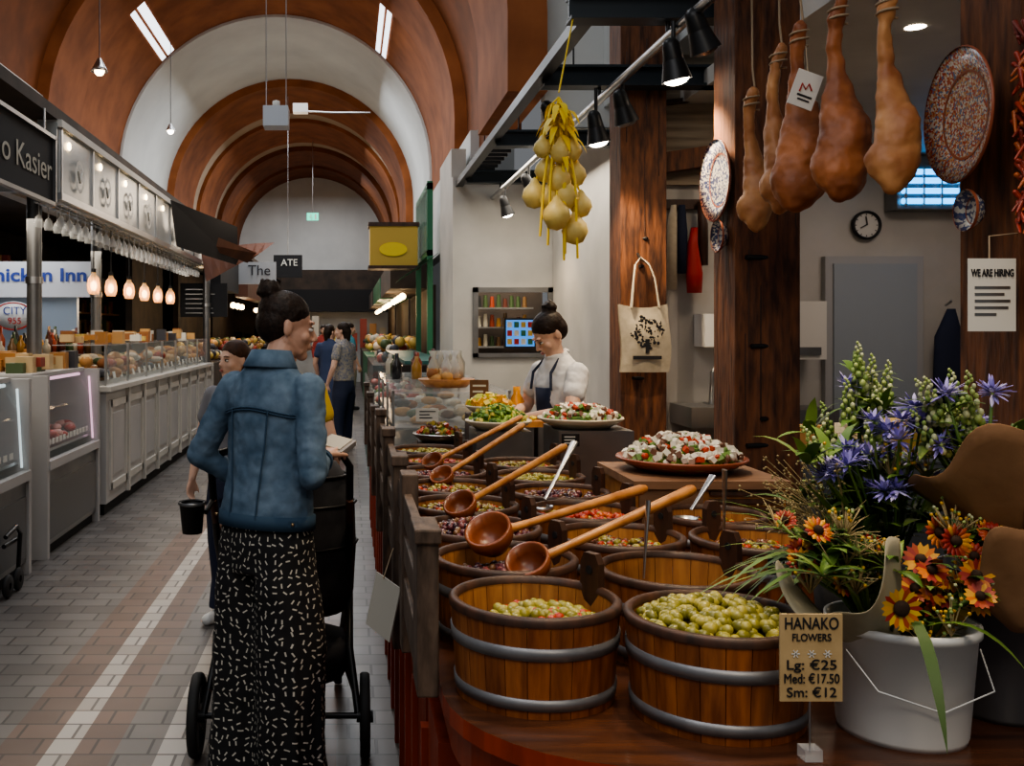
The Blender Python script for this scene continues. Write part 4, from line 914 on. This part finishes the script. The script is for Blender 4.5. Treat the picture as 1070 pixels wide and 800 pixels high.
    b.ell((0,-.012,.035),(.074,.090,.080),skin,None,20,14); b.ell((0,.026,-.02),(.058,.062,.082),skin,None,20,14); b.ell((0,.066,-.086),(.022,.022,.020),skin); b.ell((0,.045,-.064),(.042,.038,.032),skin)
    for s_ in(-1,1):
        b.ell((s_*.036,.058,-.025),(.023,.022,.022),skin); b.ell((s_*.074,-.008,-.005),(.009,.018,.030),skin,(0,0,s_*.3)); b.ell((s_*.028,.082,.028),(.020,.010,.007),skin)
        b.ell((s_*.011,.096,-.031),(.007,.008,.006),skin)
        b.capsule((s_*.045,.0,-.045),(s_*.028,.05,-.078),.020,.014,skin,8)
    b.capsule((0,.084,.018),(0,.107,-.024),.006,.0095,skin,10); b.ell((0,.086,-.055),(.018,.013,.012),skin)
    b.done('skin',e,.0045*k if vox<.01 else .009,2)
    b=B(); b.T=HT
    for s_ in(-1,1):
        b.ell((s_*.030,.0795,.003),(.0125,.009,.007),eyew,None,12,8); b.ell((s_*.030,.0865,.003),(.0052,.003,.0052),brownc,None,10,6)
        b.tube([(s_*.045,.077,.010),(s_*.03,.0885,.011),(s_*.018,.084,.006)],.0020,brownc,5); b.tube([(s_*.050,.074,.024),(s_*.034,.088,.030),(s_*.016,.091,.026)],[.0015,.0025,.002],hair,6)
    b.ell((0,.0975,-.052),(.018,.005,.0035),lipm,None,12,6); b.ell((0,.096,-.059),(.015,.005,.004),lipm,None,12,6)
    b.done('face_details',e)
    b=B(); b.T=HT
    b.ell((0,-.018,.050),(.081,.092,.078),hair,None,24,16); b.ell((0,-.045,.012),(.077,.066,.075),hair,None,16,12)
    for s_ in(-1,1): b.capsule((s_*.064,.022,.06),(s_*.072,-.004,.022),.013,.009,hair,8)
    if bun:
        b.ell((0,-.080,.122),(.044,.040,.034),hair,None,16,12); b.capsule((0,-.05,.09),(0,-.07,.11),.042,.040,hair,10)
        for j in range(7): a=j*.9; b.capsule((.033*math.cos(a),-.08+.03*math.sin(a),.107),(.026*math.cos(a+1.3),-.082+.026*math.sin(a+1.3),.148),.013,.009,hair,8)
    else: b.capsule((0,-.06,0),(0,-.06,-.10),.065,.05,hair,12)
    b.done('hair',e,.005*k if vox<.01 else .01,3)
    if apron:
        b=B(); b.T=up; b.loft([(0,.012,.6,.17,.13),(0,.012,.95,.168,.128),(0,.018,1.08,.138,.112),(0,.02,1.2,.115,.116),(0,.022,1.28,.10,.112)],apron,24)
        for s_ in(-1,1): b.tube([(s_*.09,.12,1.27),(s_*.08,.10,1.36),(s_*.065,.03,1.42),(s_*.05,-.05,1.45)],.009,apron,6,flat=.4)
        b.done('apron',e)
    return e
WX,WY=-.275,3.38
dash=dashmat(WX,WY)
person('woman_in_denim_jacket',WX,WY,.62,1.32,1.69,denim,dash,wide=.052,L=(V(-.295,-.03,1.10),V(-.17,.16,.98),V(.5,.8,-.1)),Rr=(V(.215,-.04,1.07),V(.125,.135,1.12),V(-.25,.8,.25)),pitch=.10,topz=.90,hemband=denimd,hf=.060,wr_=.014,curl=.7,lean=.07)
b=B(); b.T=Matrix.Translation((WX,WY,0))@Matrix.Rotation(-.62,4,'Z')@Matrix.Scale(1.69/1.68,4); b.box((.10,.255,1.135),(.10,.12,.02),M('wallet_grey',(.3,.28,.27),.5),(.25,.2,.2)); b.box((.10,.255,1.147),(.08,.10,.006),paperd,(.25,.2,.2)); b.done('wallet')
person('stall_worker',1.17,5.36,-2.0,-1.85,1.66,shirtw,navy,wide=0,long=False,L=(V(-.24,.12,1.16),V(-.06,.26,1.15),V(.3,.8,-.3)),Rr=(V(.25,.06,1.15),V(.10,.24,1.15),V(-.3,.8,-.3)),pitch=.5,lean=.14,apron=navy,skin=skinp,wr_=.012)
person('person_in_yellow_tshirt',-.31,4.75,.3,.4,1.60,yel,navy,long=False,bun=False,vox=.012,hair=hairb,skin=skinp)
person('person_with_brown_hair',-.60,5.3,3.6,3.9,1.50,M('grey_top',(.2,.2,.22),.8),navy,long=False,bun=False,vox=.012,hair=hairb,shoes=bucketw,skin=skinp)
person('shopper_in_dark_dress',-.28,15.0,.4,.9,1.64,M('dress_blue',(.04,.06,.13),.8),M('dress_blue_skirt',(.04,.06,.13),.8),long=False,bun=False,vox=.016,skirt=True,skin=skinp)
person('shopper',.02,19.5,1.2,1.2,1.70,M('teal_shirt',(.05,.2,.25),.8),M('beige_trousers',(.3,.25,.18),.8),long=False,bun=False,vox=.018,skin=skinp)
person('shopper',-.06,13.0,-1.0,-1.2,1.66,M('patterned_shirt',(.4,.35,.25),.8,c2=(.1,.12,.2),ns=40),navy,long=False,bun=False,vox=.016,skin=skinp)
person('shopper',-.6,24,3.0,3.0,1.68,M('red_shirt',(.35,.05,.04),.8),navy,long=True,bun=False,vox=.02,skin=skinp)
person('shopper',-.1,26,.1,.1,1.7,shirtw,navy,long=True,bun=False,vox=.02,skin=skinp)
person('counter_assistant',-3.0,8.1,1.5,1.5,1.70,navy,navy,long=False,bun=False,vox=.014,skin=skinp)
# ---------------------------------------------------------------- stroller
b=B(); cx,cy=-.245,3.62
def wheel(x,y,r,w_=.035):
    b.lathe((x,y,r+.005),[(r-.03,-w_/2),(r-.006,-w_/2),(r,-w_*.25),(r,w_*.25),(r-.006,w_/2),(r-.03,w_/2),(r-.03,-w_/2)],rubber,32,rot=(0,PI/2,0))
    for i in range(8):
        a=i*PI/4; b.cyl((x,y,r),(x,y+(r-.03)*math.cos(a),r+(r-.03)*math.sin(a)),.007,.006,dsteel,6)
    b.cyl((x-.03,y,r),(x+.03,y,r),.022,.022,black,12)
for s_ in(-1,1): wheel(cx+s_*.305,cy,.148); wheel(cx+s_*.20,cy+.75,.105)
b.cyl((cx-.3,cy,.15),(cx+.3,cy,.15),.012,.012,black,8)
for s_ in(-1,1):
    X=cx+s_*.25
    b.tube([(cx+s_*.28,cy,.16),(X,cy+.15,.35),(X,cy+.35,.55),(cx+s_*.2,cy+.72,.12)],.014,black,8)
    b.tube([(X,cy+.35,.55),(X,cy+.15,.75),(X,cy+.02,.95),(X,cy-.03,1.06),(X-s_*.03,cy-.06,1.11),(X-s_*.10,cy-.09,1.13)],.014,black,8)
    b.tube([(X,cy+.02,.93),(X,cy+.12,.80),(X,cy+.30,.78)],.013,leather,8); b.tube([(cx+s_*.27,cy+.04,.22),(cx+s_*.23,cy+.3,.25),(X,cy+.36,.5)],.012,leather,8)
b.tube([(cx-.16,cy-.09,1.13),(cx,cy-.10,1.135),(cx+.16,cy-.09,1.13)],.016,leather,10)
sf=M('stroller_fabric',(.028,.028,.032),.9,c2=(.045,.045,.05),ns=20,bump=.2)
sx_=cx+.03
b.loft([(sx_,cy+.36,.44,.20,.16),(sx_,cy+.34,.52,.235,.21),(sx_,cy+.33,.70,.245,.23),(sx_,cy+.30,.86,.24,.20),(sx_,cy+.27,.97,.215,.16),(sx_,cy+.25,1.04,.17,.12),(sx_,cy+.24,1.07,.08,.06)],sf,24)
for z,rx,ry,yy in ((.72,.25,.235,.33),(.88,.244,.20,.30),(.99,.214,.155,.265)): b.tube([(sx_+rx*math.cos(a*PI/12),cy+yy+ry*math.sin(a*PI/12),z) for a in range(25)],.006,black,6)
b.loft([(sx_,cy+.25,.22,.20,.16),(sx_,cy+.25,.30,.225,.20),(sx_,cy+.25,.36,.23,.21)],sf,20)
b.lathe((cx-.31,cy-.08,.83),[(0,0),(.035,0),(.045,.10),(.047,.10),(.047,.11),(.04,.11)],black,20); b.lathe((cx-.31,cy-.08,.93),[(.048,0),(.052,.006),(.048,.012)],dsteel,20); b.tube([(cx-.265,cy-.06,.90),(cx-.25,cy+.03,.93)],.01,black,6)
b.done('baby_stroller')
# ---------------------------------------------------------------- lights
for i,(y,p) in enumerate(((6.0,52),(10,65),(13.2,68),(17,115),(22,85),(27,105))):
    light('skylight_%d'%i,'AREA',(-.9,y,5.6 if y>7 else 6.0),p,(.90,.95,1),2.2,sy=1.6)
for y in (13,17,21,25.5): light('uplight','POINT',(-1.0,y,3.3),24,(1,.82,.62),.3)
light('uplight','POINT',(-1.3,9.6,3.6),18,(1,.82,.64),.3)
for y in (5.5,7.5,10,13): light('stall_light','AREA',(-2.6,y,2.38),17,(1,.88,.72),.8,sy=1.4)
light('stall_light','AREA',(-4.0,11,2.8),32,(.95,.97,1),1.2,sy=2)
light('kitchen_light','AREA',(1.7,11,2.8),45,(1,.88,.72),.8)
light('kitchen_light','AREA',(1.55,8.4,2.9),28,(1,.90,.76),.8,sy=2)
light('room_light','AREA',(4.0,6.4,2.93),13,(1,.83,.73),.8)
light('room_light','AREA',(2.4,5.0,2.93),9,(1,.80,.6),.5)
light('hall_fill','AREA',(-.9,.6,4.5),62,(.97,.97,1),3,rot=(.35,0,0),sy=3)
light('hall_fill','AREA',(.9,-.3,3.0),19,(1,.84,.64),1.0,rot=(.7,0,0),sy=.6)  # added warm fill behind the camera, brightens fronts of tubs and bucket
for y in (16,21,26): light('stall_light','POINT',(.6,y,1.9),14,(1,.65,.35),.15); light('stall_light','POINT',(-2.3,y,1.9),14,(1,.72,.45),.15)
